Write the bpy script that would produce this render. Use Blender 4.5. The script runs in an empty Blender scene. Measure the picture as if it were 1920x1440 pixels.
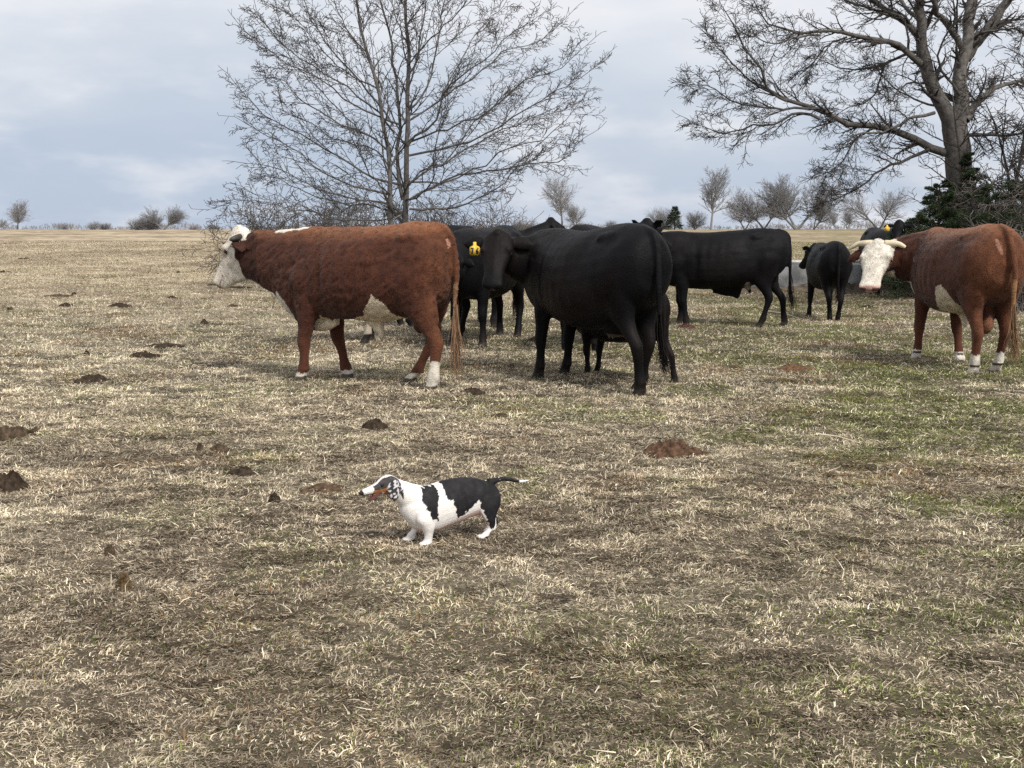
import bpy, math, random
import numpy as np
from mathutils import Vector

random.seed(7)
rng = np.random.default_rng(11)
scn = bpy.context.scene
COL = scn.collection

# ------------------------------------------------------------------ camera
F = 2200.0; CAMH = 1.4; PITCH = math.atan(290 / F)
cam = bpy.data.cameras.new('camera'); camo = bpy.data.objects.new('camera', cam)
COL.objects.link(camo); scn.camera = camo
cam.sensor_width = 36; cam.lens = 36 * F / 1920
cam.clip_start = 0.05; cam.clip_end = 6000
camo.location = (0, 0, CAMH); camo.rotation_euler = (math.radians(90) - PITCH, math.radians(0.0), 0)

# ------------------------------------------------------------------ world and sun
SUN_EL = math.radians(46); SUN_AZ = math.radians(150)     # azimuth clockwise from +Y: right and slightly behind the camera
w = bpy.data.worlds.new('World'); scn.world = w; w.use_nodes = True
nt = w.node_tree; N = nt.nodes; Lk = nt.links; N.clear()
outn = N.new('ShaderNodeOutputWorld')
sky = N.new('ShaderNodeTexSky'); sky.sky_type = 'NISHITA'; sky.sun_disc = False
sky.sun_elevation = SUN_EL; sky.sun_rotation = SUN_AZ
bg1 = N.new('ShaderNodeBackground'); bg1.inputs['Strength'].default_value = 0.05
Lk.new(sky.outputs[0], bg1.inputs[0])
tc = N.new('ShaderNodeTexCoord'); sep = N.new('ShaderNodeSeparateXYZ'); Lk.new(tc.outputs['Generated'], sep.inputs[0])
mp = N.new('ShaderNodeMapping'); mp.inputs['Scale'].default_value = (3.2, 3.2, 11.0); mp.inputs['Location'].default_value = (1.3, 0.4, 0.35)
Lk.new(tc.outputs['Generated'], mp.inputs[0])
n1 = N.new('ShaderNodeTexNoise'); n1.inputs['Scale'].default_value = 1.0; n1.inputs['Detail'].default_value = 5; n1.inputs['Roughness'].default_value = 0.5
Lk.new(mp.outputs[0], n1.inputs['Vector'])
def mnode(op, a, b=None):
    m = N.new('ShaderNodeMath'); m.operation = op
    for i, v in enumerate((a, b)):
        if v is None: continue
        if isinstance(v, (int, float)): m.inputs[i].default_value = v
        else: Lk.new(v, m.inputs[i])
    return m.outputs[0]
# height in the sky plus a cloud wobble drives the colour of the cloud sheet
zz = mnode('ADD', sep.outputs['Z'], mnode('MULTIPLY', mnode('SUBTRACT', n1.outputs[0], 0.5), 0.22))
zz = mnode('ADD', zz, mnode('MULTIPLY', sep.outputs['X'], 0.06))
ramp = N.new('ShaderNodeValToRGB'); Lk.new(zz, ramp.inputs[0])
cr = ramp.color_ramp
cr.elements[0].position = 0.0; cr.elements[0].color = (0.46, 0.54, 0.67, 1)
cr.elements[1].position = 0.24; cr.elements[1].color = (0.86, 0.87, 0.90, 1)
for p, c in ((0.05, (0.47, 0.545, 0.67)), (0.10, (0.54, 0.60, 0.70)), (0.145, (0.65, 0.695, 0.765)), (0.19, (0.76, 0.78, 0.83)), (0.6, (0.80, 0.82, 0.86))):
    e = cr.elements.new(p); e.color = (*c, 1)
# soft broken cloud over the sheet
mp2 = N.new('ShaderNodeMapping'); mp2.inputs['Scale'].default_value = (6.0, 6.0, 17.0); mp2.inputs['Location'].default_value = (4.1, 2.2, 1.4)
Lk.new(tc.outputs['Generated'], mp2.inputs[0])
n2 = N.new('ShaderNodeTexNoise'); n2.inputs['Scale'].default_value = 1.0; n2.inputs['Detail'].default_value = 6; n2.inputs['Roughness'].default_value = 0.55
Lk.new(mp2.outputs[0], n2.inputs['Vector'])
mr2 = N.new('ShaderNodeMapRange'); mr2.interpolation_type = 'SMOOTHSTEP'; mr2.inputs['From Min'].default_value = 0.46; mr2.inputs['From Max'].default_value = 0.72; mr2.inputs['To Max'].default_value = 0.60
Lk.new(mnode('ADD', n2.outputs[0], mnode('ADD', mnode('MULTIPLY', sep.outputs['X'], 0.10), mnode('MULTIPLY', sep.outputs['Z'], 0.25))), mr2.inputs[0])
cm = N.new('ShaderNodeMix'); cm.data_type = 'RGBA'; cm.inputs[7].default_value = (0.88, 0.87, 0.89, 1)
Lk.new(mr2.outputs[0], cm.inputs[0]); Lk.new(ramp.outputs[0], cm.inputs[6])
bg2 = N.new('ShaderNodeBackground'); bg2.inputs['Strength'].default_value = 1.03
Lk.new(cm.outputs[2], bg2.inputs[0])
mx = N.new('ShaderNodeMixShader'); mx.inputs[0].default_value = 0.88
Lk.new(bg1.outputs[0], mx.inputs[1]); Lk.new(bg2.outputs[0], mx.inputs[2]); Lk.new(mx.outputs[0], outn.inputs[0])

sl = bpy.data.lights.new('sun', 'SUN'); sl.energy = 3.3; sl.angle = math.radians(10); sl.color = (1.0, 0.95, 0.87)
so = bpy.data.objects.new('sun', sl); COL.objects.link(so)
sdir = Vector((math.sin(SUN_AZ) * math.cos(SUN_EL), math.cos(SUN_AZ) * math.cos(SUN_EL), math.sin(SUN_EL)))
so.rotation_euler = sdir.to_track_quat('Z', 'Y').to_euler(); so.location = (20, -20, 40)
scn.view_settings.view_transform = 'Standard'; scn.view_settings.look = 'None'
scn.cycles.use_denoising = False
scn.view_settings.exposure = 0.16; scn.view_settings.gamma = 1.0

# ------------------------------------------------------------------ helpers
def ray(u, v):
    x = (u - 960) / F; y = -(v - 720) / F
    return np.array([x, math.cos(PITCH) + y * math.sin(PITCH), -math.sin(PITCH) + y * math.cos(PITCH)])
def gp(u, v, z=0.0):                      # pixel of the photograph -> point on level ground
    r = ray(u, v); t = (z - CAMH) / r[2]; return np.array([0, 0, CAMH]) + r * t
def at(u, v, Y):                          # pixel of the photograph -> point at distance Y
    r = ray(u, v); return np.array([0, 0, CAMH]) + r * (Y / r[1])

def hash2(ix, iy, s):
    h = (ix * 374761393 + iy * 668265263 + s * 974634777) & 0xFFFFFFFF
    h = ((h ^ (h >> 13)) * 1274126177) & 0xFFFFFFFF
    return ((h ^ (h >> 16)) & 0xFFFFFF) / float(0xFFFFFF)
def vnoise(x, y, s=0):
    x = np.asarray(x, float); y = np.asarray(y, float)
    ix = np.floor(x).astype(np.int64); iy = np.floor(y).astype(np.int64)
    fx = x - ix; fy = y - iy; fx = fx * fx * (3 - 2 * fx); fy = fy * fy * (3 - 2 * fy)
    a = hash2(ix, iy, s); b = hash2(ix + 1, iy, s); c = hash2(ix, iy + 1, s); d = hash2(ix + 1, iy + 1, s)
    return (a * (1 - fx) + b * fx) * (1 - fy) + (c * (1 - fx) + d * fx) * fy
def fbm(x, y, s=0, oct=4, gain=0.5):
    t = 0; a = 1; n = 0
    for o in range(oct):
        t = t + a * vnoise(x * 2 ** o + 13.7 * o, y * 2 ** o - 7.1 * o, s + o); n += a; a *= gain
    return t / n
def sstep(a, b, x):
    t = np.clip((np.asarray(x, float) - a) / (b - a), 0, 1); return t * t * (3 - 2 * t)
def n3(p, sc, s=0):                       # cheap 3-D noise from 2-D slices
    return (vnoise(p[:, 0] * sc + p[:, 1] * sc * .7, p[:, 2] * sc, s) + vnoise(p[:, 1] * sc + 3.1, p[:, 2] * sc + p[:, 0] * sc * .6, s + 9) + vnoise(p[:, 0] * sc, p[:, 1] * sc + 5, s + 5)) / 3

def new_mesh(name, verts, faces, mat=None, parent=None, col=None, smooth=True, nrm=None):
    """verts (n,3); faces: list of arrays of one polygon size each."""
    me = bpy.data.meshes.new(name)
    verts = np.asarray(verts, np.float32)
    if isinstance(faces, np.ndarray): faces = [faces]
    faces = [np.asarray(f, np.int32) for f in faces if len(f)]
    me.vertices.add(len(verts)); me.vertices.foreach_set('co', verts.ravel())
    nl = sum(f.size for f in faces); npoly = sum(len(f) for f in faces)
    me.loops.add(nl); me.loops.foreach_set('vertex_index', np.concatenate([f.ravel() for f in faces]))
    tot = np.concatenate([np.full(len(f), f.shape[1], np.int32) for f in faces])
    st = np.concatenate([[0], np.cumsum(tot)[:-1]]).astype(np.int32)
    me.polygons.add(npoly); me.polygons.foreach_set('loop_start', st); me.polygons.foreach_set('loop_total', tot)
    if smooth: me.polygons.foreach_set('use_smooth', np.ones(npoly, bool))
    me.update(calc_edges=True)
    if col is not None: set_col(me, col)
    if nrm is not None: me.normals_split_custom_set_from_vertices(np.asarray(nrm, np.float32).tolist())
    if mat: me.materials.append(mat)
    o = bpy.data.objects.new(name, me); COL.objects.link(o)
    if parent is not None: o.parent = parent
    return o
def set_col(me, col):
    a = me.color_attributes.new('Col', 'FLOAT_COLOR', 'POINT')
    c = np.ones((len(me.vertices), 4), np.float32); c[:, :3] = np.asarray(col)[:, :3]
    a.data.foreach_set('color', c.ravel())
def tag(o, label=None, cat=None, group=None, kind=None):
    if label: o['label'] = label
    if cat: o['category'] = cat
    if group: o['group'] = group
    if kind: o['kind'] = kind
    return o
def thing(name, label, cat, loc=(0, 0, 0), rz=0.0, group=None):
    o = bpy.data.objects.new(name, None); COL.objects.link(o); o.empty_display_size = 0.2
    o.location = [float(v) for v in loc]; o.rotation_euler = (0, 0, rz)
    return tag(o, label, cat, group)

def mat_attr(name, rough=0.8, spec=0.3, noise=0.25, nscale=60, bump=0.0, bscale=200, sheen=0.0, trans=0.0):
    m = bpy.data.materials.new(name); m.use_nodes = True; t = m.node_tree; b = t.nodes['Principled BSDF']
    a = t.nodes.new('ShaderNodeAttribute'); a.attribute_name = 'Col'
    g = t.nodes.new('ShaderNodeTexCoord'); nz = t.nodes.new('ShaderNodeTexNoise'); nz.inputs['Scale'].default_value = nscale; nz.inputs['Detail'].default_value = 4
    t.links.new(g.outputs['Object'], nz.inputs['Vector'])
    mr = t.nodes.new('ShaderNodeMapRange'); mr.inputs['From Min'].default_value = 0.3; mr.inputs['From Max'].default_value = 0.7
    mr.inputs['To Min'].default_value = 1 - noise; mr.inputs['To Max'].default_value = 1 + noise
    t.links.new(nz.outputs[0], mr.inputs[0])
    mu = t.nodes.new('ShaderNodeMix'); mu.data_type = 'RGBA'; mu.blend_type = 'MULTIPLY'; mu.inputs[0].default_value = 1
    t.links.new(a.outputs['Color'], mu.inputs[6]); t.links.new(mr.outputs[0], mu.inputs[7])
    t.links.new(mu.outputs[2], b.inputs['Base Color'])
    b.inputs['Roughness'].default_value = rough; b.inputs['Specular IOR Level'].default_value = spec
    if sheen: b.inputs['Sheen Weight'].default_value = sheen
    if bump:
        bp = t.nodes.new('ShaderNodeBump'); bp.inputs['Strength'].default_value = bump; bp.inputs['Distance'].default_value = 0.01
        n2 = t.nodes.new('ShaderNodeTexNoise'); n2.inputs['Scale'].default_value = bscale; n2.inputs['Detail'].default_value = 3
        t.links.new(g.outputs['Object'], n2.inputs['Vector']); t.links.new(n2.outputs[0], bp.inputs['Height']); t.links.new(bp.outputs[0], b.inputs['Normal'])
    if trans:
        o = t.nodes['Material Output']; tr = t.nodes.new('ShaderNodeBsdfTranslucent'); ms = t.nodes.new('ShaderNodeMixShader'); ms.inputs[0].default_value = trans
        t.links.new(mu.outputs[2], tr.inputs[0]); t.links.new(b.outputs[0], ms.inputs[1]); t.links.new(tr.outputs[0], ms.inputs[2]); t.links.new(ms.outputs[0], o.inputs[0])
    return m
def mat_plain(name, c, rough=0.7, spec=0.3, noise=0.2, nscale=20, bump=0.0, bscale=60):
    m = bpy.data.materials.new(name); m.use_nodes = True; t = m.node_tree; b = t.nodes['Principled BSDF']
    g = t.nodes.new('ShaderNodeTexCoord'); nz = t.nodes.new('ShaderNodeTexNoise'); nz.inputs['Scale'].default_value = nscale; nz.inputs['Detail'].default_value = 5
    t.links.new(g.outputs['Object'], nz.inputs['Vector'])
    mu = t.nodes.new('ShaderNodeMix'); mu.data_type = 'RGBA'
    mu.inputs[6].default_value = (*[v * (1 - noise) for v in c], 1); mu.inputs[7].default_value = (*[min(1, v * (1 + noise)) for v in c], 1)
    mr = t.nodes.new('ShaderNodeMapRange'); mr.inputs['From Min'].default_value = 0.35; mr.inputs['From Max'].default_value = 0.65
    t.links.new(nz.outputs[0], mr.inputs[0]); t.links.new(mr.outputs[0], mu.inputs[0]); t.links.new(mu.outputs[2], b.inputs['Base Color'])
    b.inputs['Roughness'].default_value = rough; b.inputs['Specular IOR Level'].default_value = spec
    if bump:
        bp = t.nodes.new('ShaderNodeBump'); bp.inputs['Strength'].default_value = bump; bp.inputs['Distance'].default_value = 0.02
        n2 = t.nodes.new('ShaderNodeTexNoise'); n2.inputs['Scale'].default_value = bscale; n2.inputs['Detail'].default_value = 4
        t.links.new(g.outputs['Object'], n2.inputs['Vector']); t.links.new(n2.outputs[0], bp.inputs['Height']); t.links.new(bp.outputs[0], b.inputs['Normal'])
    return m

# ------------------------------------------------------------------ ground height and ground character
MOUNDS = []   # (x, y, radius, height)
LEVEL = [(-.26, 5.28, .8), (-1.28, 10.75, 1.3), (.73, 10.65, 1.3), (4.6, 12.0, 1.3)]; LV = []
def gheight(x, y):
    z = gh0(x, y); x = np.asarray(x, float); y = np.asarray(y, float)
    if not LV:
        LV.extend(float(gh0(a, b)) for a, b, c in LEVEL)
    for (a, b, c), h in zip(LEVEL, LV): z = z - h * np.exp(-((x - a) ** 2 + (y - b) ** 2) / c ** 2)
    return z
def gh0(x, y):
    x = np.asarray(x, float); y = np.asarray(y, float)
    d = np.hypot(x, y)
    far = 1.35 * sstep(35, 190, d)                              # the field rises gently to a crest
    roll = (fbm(x / 3.1, y / 3.1, 40, 3) - 0.5) * 0.07 * sstep(1.0, 5.0, d)
    small = (fbm(x / 0.33, y / 0.33, 50, 3) - 0.5) * 0.045 * (1 - sstep(20, 60, d))
    farroll = (fbm(x / 30., y / 30., 60, 2) - 0.5) * 0.25 * sstep(25, 80, d)
    fine = (fbm(x / 0.055, y / 0.055, 55, 2) - 0.5) * 0.022 * (1 - sstep(8, 20, d))
    return far + roll + small + fine + farroll
def masks(x, y):
    """greenness, bareness (dark soil / matted thatch), paleness of straw, rust tint."""
    x = np.asarray(x, float); y = np.asarray(y, float); d = np.hypot(x, y)
    n = fbm(x / 1.3, y / 1.3, 3, 4); n2 = fbm(x / 0.45 + 9, y / 0.45, 8, 4); n4 = fbm(x / 4.5, y / 6.0, 21, 3)
    big = fbm(x / 14., y / 9., 33, 3)
    right = sstep(-1.5, 3.0, x / np.maximum(d, 1) * 8)
    green = sstep(0.50, 0.68, 0.55 * n + 0.25 * n2 + 0.2 * n4 + 0.05 * right) * (0.3 + 0.7 * right)
    green = np.maximum(green, sstep(0.56, 0.66, fbm(x / 0.8 + 40, y / 0.8, 70, 3)) * (0.35 + 0.5 * right))
    green = np.maximum(green, 0.6 * sstep(11, 13, d) * (1 - sstep(17, 21, d)) * sstep(0.42, 0.6, n) * right)
    bare = .62 * sstep(0.54, 0.72, 0.5 * fbm(x / 0.9 + 5, y / 0.9, 15, 4) + 0.35 * fbm(x / 0.28, y / 0.28, 19, 3) + 0.15 * n4 + 0.03 * right)
    nr_ = 1 - .5 * (1 - sstep(3.6, 5.2, d)); bare = bare * nr_; green = green * (nr_ * .9 + .1)
    green = np.clip(green * .85 + .12 * right, 0, 1)
    near_mud = np.exp(-(((x - 6.6) / 3.6) ** 2 + ((y - 24.2) / 2.0) ** 2))
    pock = np.maximum(sstep(0.58, 0.68, fbm(x / .16, y / .12, 140, 3)) * .9, sstep(0.60, 0.69, fbm(x / .5, y / .3, 145, 3)) * .85) * (1 - sstep(18, 30, d))
    bare = np.clip(np.maximum(bare, pock) + 1.2 * near_mud, 0, 1)
    pale = sstep(0.36, 0.62, 0.5 * n4 + 0.5 * fbm(x / 1.1, y / 1.1, 81, 3)) * (1 - 0.45 * right)
    pale = np.clip(pale + 0.25 * np.exp(-((d - 9) / 2.5) ** 2), 0, 1)
    rust = sstep(0.60, 0.74, fbm(x / 0.7 + 3, y / 0.7 + 8, 90, 3)) * 0.6 * (.4 + .6 * sstep(4, 7, d))
    return green, bare, pale, rust, big
GREEN = np.array([.19, .21, .065]); SOIL = np.array([.085, .062, .043]); STRAW = np.array([.70, .605, .445]); TAN = np.array([.39, .315, .23]); RUST = np.array([.27, .165, .085]); PALE = np.array([.78, .71, .54])
def ground_col(x, y):
    g, b, p, r, big = masks(x, y)
    c = TAN[None] * (1 - p[:, None]) + STRAW[None] * p[:, None]
    c = c * (0.80 + 0.4 * big[:, None])
    c = c * (1 - 0.5 * g[:, None]) + GREEN * 1.3 * 0.5 * g[:, None]
    c = c * (1 - .5 * r[:, None]) + RUST * .5 * r[:, None]
    c = c * (1 - .75 * b[:, None]) + SOIL * 1.3 * .75 * b[:, None]
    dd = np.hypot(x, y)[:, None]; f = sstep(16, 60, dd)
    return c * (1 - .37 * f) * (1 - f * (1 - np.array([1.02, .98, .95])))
def build_ground():
    rd = [0.05, 0.5, 1.0, 1.5, 2.0]
    d = 2.3
    while d < 32: rd.append(d); d *= 1.0045
    while d < 3200: rd.append(d); d *= 1.014
    rd = np.array(rd)
    th = np.concatenate([np.arange(-180, -32, 4), np.arange(-32, 32, 0.17), np.arange(32, 180, 4)])
    R, T = np.meshgrid(rd, np.radians(th), indexing='ij')
    x = (R * np.sin(T)).ravel(); y = (R * np.cos(T)).ravel()
    z = gheight(x, y)
    g, b, p, r, big = masks(x, y)
    dd = np.hypot(x, y)
    z = z - 0.016 * b * (dd < 40)
    nr, nc = R.shape
    i = np.arange(nr - 1)[:, None] * nc; j = np.arange(nc)[None]; j2 = (j + 1) % nc
    f = np.stack([i + j, i + j2, i + nc + j2, i + nc + j], -1).reshape(-1, 4)[:, ::-1]
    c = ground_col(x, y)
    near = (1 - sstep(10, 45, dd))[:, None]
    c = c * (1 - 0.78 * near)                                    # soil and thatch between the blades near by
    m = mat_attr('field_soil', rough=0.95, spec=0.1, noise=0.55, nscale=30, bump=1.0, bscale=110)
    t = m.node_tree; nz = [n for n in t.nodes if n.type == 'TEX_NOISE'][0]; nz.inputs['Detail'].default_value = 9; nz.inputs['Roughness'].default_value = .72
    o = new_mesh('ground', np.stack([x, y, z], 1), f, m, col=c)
    tag(o, 'rolling winter pasture of dry straw coloured turf reaching the horizon', kind='structure')
    return o
build_ground()

def blades(name, x, y, length, width, tilt, az, col, mat, curl=0.75, label='', z=None):
    n = len(x)
    z0 = gheight(x, y) - 0.006 - .010 * masks(x, y)[1] if z is None else z
    ca, sa = np.cos(az), np.sin(az)
    hx, hy = ca, sa                      # lean direction
    wx, wy = -sa, ca
    # a twist so ribbons do not all lie flat
    tw = rng.normal(0, .5, n); wz = np.sin(tw); cw = np.cos(tw); wx = wx * cw; wy = wy * cw
    st, ct = np.sin(tilt), np.cos(tilt)
    t2 = np.clip(tilt + curl * rng.uniform(.2, 1.6, n), 0, 2.0); st2, ct2 = np.sin(t2), np.cos(t2)
    a2 = az + rng.normal(0, .7, n); h2x, h2y = np.cos(a2), np.sin(a2)
    L1 = length * .5; L2 = length * .5
    B = np.stack([x, y, z0], 1)
    Mi = B + np.stack([hx * st * L1, hy * st * L1, ct * L1], 1)
    Ti = Mi + np.stack([h2x * st2 * L2, h2y * st2 * L2, ct2 * L2], 1)
    Ti[:, 2] = np.maximum(Ti[:, 2], z0 + .003)
    W = np.stack([wx, wy, wz], 1) * (width / 2)[:, None]
    V = np.empty((n, 5, 3), np.float32)
    V[:, 0] = B - W; V[:, 1] = B + W; V[:, 2] = Mi + W * .85; V[:, 3] = Mi - W * .85; V[:, 4] = Ti
    i = np.arange(n)[:, None] * 5
    q = i + np.array([[0, 1, 2, 3]]); tr = i + np.array([[3, 2, 4]])
    C = np.repeat(col[:, None, :], 5, 1).astype(np.float32)
    o = new_mesh(name, V.reshape(-1, 3), [q, tr], mat, col=C.reshape(-1, 3), smooth=False)
    return o
GRASSMAT = mat_attr('dry_grass', rough=0.75, spec=0.15, noise=0.12, nscale=40, trans=0.22)
def grass():
    def sample(d0, d1, rho, power, margin):
        # density rho * (d0/d)^power per square metre
        ds = np.linspace(d0, d1, 400); wd = (2 * (0.445 * ds + margin)) * rho * (d0 / ds) ** power
        cum = np.concatenate([[0], np.cumsum((wd[1:] + wd[:-1]) / 2 * np.diff(ds))]); n = int(cum[-1])
        d = np.interp(rng.uniform(0, cum[-1], n), cum, ds)
        x = rng.uniform(-1, 1, n) * (0.445 * d + margin)
        return x, d
    xs, ys = [], []
    for a in ((2.35, 6.0, 82000, 1.1, .35), (6.0, 14.0, 29000, 1.9, .7), (14.0, 90.0, 4600, 2.1, 1.5)):
        x, y = sample(*a); xs.append(x); ys.append(y)
    x = np.concatenate(xs); y = np.concatenate(ys)
    g, b, p, r, big = masks(x, y)
    clump = fbm(x / 0.09, y / 0.09, 101, 2)
    keep = rng.uniform(0, 1, len(x)) < np.clip(0.45 + 1.3 * (clump - .25), .25, 1) * (1 - .6 * b)
    x, y, g, b, p, r, big, clump = [a[keep] for a in (x, y, g, b, p, r, big, clump)]
    n = len(x); u = rng.uniform(0, 1, n); d = np.hypot(x, y)
    isg = u < g * .72
    isr = (~isg) & (u > 1 - r * .6)
    k = rng.uniform(0, 1, n)[:, None]
    base = TAN * (1 - k) + STRAW * k
    pk = (rng.uniform(0, 1, n) < .22 + .38 * p)
    base[pk] = (STRAW * (1 - k) + PALE * 1.08 * k)[pk]
    dk = (~pk) & (rng.uniform(0, 1, n) < .18 + .3 * b)
    base[dk] = (np.array([.13, .10, .07]) * (1 - k) + TAN * k)[dk]
    gg = (np.array([.085, .12, .03]) * (1 - k) + np.array([.31, .33, .10]) * k)
    base[isg] = gg[isg]; base[isr] = (RUST * (.6 + .9 * k))[isr]
    mott = 0.48 + 1.16 * fbm(x / .22, y / .17, 150, 3)
    base *= ((0.84 + .32 * big) * mott)[:, None] * rng.uniform(.75, 1.25, n)[:, None]
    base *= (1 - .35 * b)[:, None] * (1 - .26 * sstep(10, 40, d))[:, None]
    s = (np.maximum(d, 4) / 4) ** 0.45
    ln = rng.gamma(4, .0047, n) * (0.55 + .9 * clump) * s
    ln = np.where(isg, ln * .75, ln)
    wd = rng.uniform(.0022, .0046, n) * np.maximum(d / 5, 1) ** .7
    tilt = np.clip(rng.normal(1.05, .35, n), .1, 1.5); tilt = np.where(isg, tilt * .6, tilt)
    az = rng.uniform(0, 2 * math.pi, n) * .75 + fbm(x / .25, y / .25, 120, 2) * 6
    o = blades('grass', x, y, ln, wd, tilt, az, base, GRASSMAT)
    tag(o, 'short matted dry winter grass with green tinges over the whole pasture', 'grass', kind='stuff')
    print('blades', n)
    # the flattened dead layer underneath
    x, y = sample(2.35, 10.0, 40000, 1.25, .35); g, b, p = masks(x, y)[:3]; n = len(x); d = np.hypot(x, y); k = rng.uniform(0, 1, n)[:, None] ** 1.4
    c = np.array([.13, .102, .072]) * (1 - k) + (TAN * (1 - .45 * p[:, None]) + STRAW * .45 * p[:, None]) * 1.25 * k
    gm = (rng.uniform(0, 1, n) < .45 * g)[:, None]; c = np.where(gm, np.array([.12, .15, .045]) * (.6 + k), c)
    c = c * (1 - .3 * b[:, None]) * (.7 + .6 * fbm(x / .2, y / .16, 160, 2))[:, None]
    o = blades('thatch', x, y, rng.uniform(.012, .038, n) * (np.maximum(d, 4) / 4) ** .4, rng.uniform(.0025, .0050, n) * np.maximum(d / 5, 1) ** .7, np.clip(rng.normal(1.42, .14, n), .9, 1.56), rng.uniform(0, 6.28, n), c, GRASSMAT, curl=.35, z=gheight(x, y) - .003 - .012 * b)
    tag(o, 'flattened brown thatch of dead grass lying under the straw', 'thatch', kind='stuff')
    print('thatch', n)
    # sparse longer straws lying about
    n = 1500
    d = 2.4 + 12 * rng.uniform(0, 1, n) ** 1.4; x = rng.uniform(-1, 1, n) * (.445 * d + .7)
    k = rng.uniform(0, 1, n)[:, None]
    c = STRAW * (1 - k) + PALE * 1.2 * k
    o = blades('straw_litter', x, d, rng.uniform(.025, .09, n), rng.uniform(.0018, .004, n) * np.maximum(d / 5, 1) ** .6, np.clip(rng.normal(1.35, .2, n), .5, 1.52), rng.uniform(0, 6.28, n), c, GRASSMAT, curl=.25, z=gheight(x, d) + .012)
    tag(o, 'long pale dead stalks scattered loose on the turf', 'straw', kind='stuff')
grass()

# ------------------------------------------------------------------ animal modelling
def hermite(tab, ts):
    """smooth interpolation of table rows, column 0 is the parameter"""
    tab = np.asarray(tab, float); t = tab[:, 0]; v = tab[:, 1:]
    m = np.zeros_like(v)
    for i in range(len(t)):
        if i == 0: m[i] = (v[1] - v[0]) / (t[1] - t[0])
        elif i == len(t) - 1: m[i] = (v[-1] - v[-2]) / (t[-1] - t[-2])
        else:
            a = (v[i] - v[i - 1]) / (t[i] - t[i - 1]); b = (v[i + 1] - v[i]) / (t[i + 1] - t[i])
            m[i] = np.where(a * b > 0, 2 * a * b / (a + b + 1e-12 * np.sign(a + b + 1e-20)), (a + b) * .25)
    out = []
    for q in ts:
        i = int(np.clip(np.searchsorted(t, q) - 1, 0, len(t) - 2)); h = t[i + 1] - t[i]; s = (q - t[i]) / h
        out.append((2 * s**3 - 3 * s**2 + 1) * v[i] + (s**3 - 2 * s**2 + s) * h * m[i] + (-2 * s**3 + 3 * s**2) * v[i + 1] + (s**3 - s**2) * h * m[i + 1])
    return np.array(out)
FEET = []
class Shell:
    def __init__(s): s.v = []; s.q = []; s.t = []; s.n = 0
    def rings(s, R):
        R = np.asarray(R, float); m, k, _ = R.shape; b = s.n
        i = np.arange(m - 1)[:, None] * k; j = np.arange(k)[None]; j2 = (j + 1) % k
        s.q.append((b + np.stack([i + j, i + j2, i + k + j2, i + k + j], -1)).reshape(-1, 4))
        c0 = R[0].mean(0); c1 = R[-1].mean(0)
        s.v.append(R.reshape(-1, 3)); s.v.append(np.array([c0, c1])); n0 = b + m * k; jj = np.arange(k); jj2 = (jj + 1) % k
        s.t.append(np.stack([np.full(k, n0), b + jj2, b + jj], 1))
        s.t.append(np.stack([np.full(k, n0 + 1), b + (m - 1) * k + jj, b + (m - 1) * k + jj2], 1))
        s.n += m * k + 2
    def arrays(s): return np.concatenate(s.v), [np.concatenate(s.q), np.concatenate(s.t)]
ANG = np.linspace(0, 2 * math.pi, 28, endpoint=False)
def spow(c, e): return np.sign(c) * np.abs(c) ** e
def trunk_rings(tab, n=60, ex=0.86, wc=0.5):
    """tab rows: x, ztop, zbot, halfwidth, [ycentre]"""
    tab = np.array([list(r) + [0] * (5 - len(r)) for r in tab], float)
    xs = np.linspace(tab[0, 0], tab[-1, 0], n); v = hermite(tab, xs); R = []
    for x, (zt, zb, hw, yc) in zip(xs, v):
        zc = zb + wc * (zt - zb); c = spow(np.cos(ANG), ex); sn = spow(np.sin(ANG), ex)
        y = yc + hw * c * (1 - .26 * (sn > 0) * sn**2)
        z = np.where(sn > 0, zc + (zt - zc) * sn, zc + (zc - zb) * sn)
        R.append(np.stack([np.full_like(y, x), y, z], 1))
    return R
def tube_rings(pts, n=24, up=(0, 0, 1), ex=1.0):
    """pts rows: x,y,z, ra (along 'up' side), rb (sideways) : generalised elliptical tube"""
    P = np.asarray(pts, float); t = np.concatenate([[0], np.cumsum(np.linalg.norm(np.diff(P[:, :3], axis=0), axis=1))])
    ts = np.linspace(0, t[-1], n); v = hermite(np.column_stack([t, P]), ts)
    C = v[:, :3]; T = np.gradient(C, axis=0); T /= np.linalg.norm(T, axis=1)[:, None] + 1e-9
    U0 = np.array(up, float); R = []
    for c, tt, a, b in zip(C, T, v[:, 3], v[:, 4]):
        s = np.cross(tt, U0); s /= np.linalg.norm(s) + 1e-9; u = np.cross(s, tt)
        R.append(c + np.outer(spow(np.sin(ANG), ex) * a, u) + np.outer(spow(np.cos(ANG), ex) * b, s))
    return R
def leg_rings(pts, n=34):
    """pts rows: x,y,z,rx,ry with level rings"""
    P = np.asarray(pts, float); t = np.concatenate([[0], np.cumsum(np.linalg.norm(np.diff(P[:, :3], axis=0), axis=1))])
    v = hermite(np.column_stack([t, P]), np.linspace(0, t[-1], n)); R = []
    for x, y, z, rx, ry in v:
        R.append(np.stack([x + rx * np.cos(ANG), y + ry * np.sin(ANG), np.full(len(ANG), z)], 1))
    return R
def ell_rings(c, r, n=14):
    R = []
    for a in np.linspace(-1.45, 1.45, n):
        R.append(np.stack([c[0] + r[0] * math.cos(a) * np.cos(ANG), c[1] + r[1] * math.cos(a) * np.sin(ANG), np.full(len(ANG), c[2] + r[2] * math.sin(a))], 1))
    return R
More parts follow.
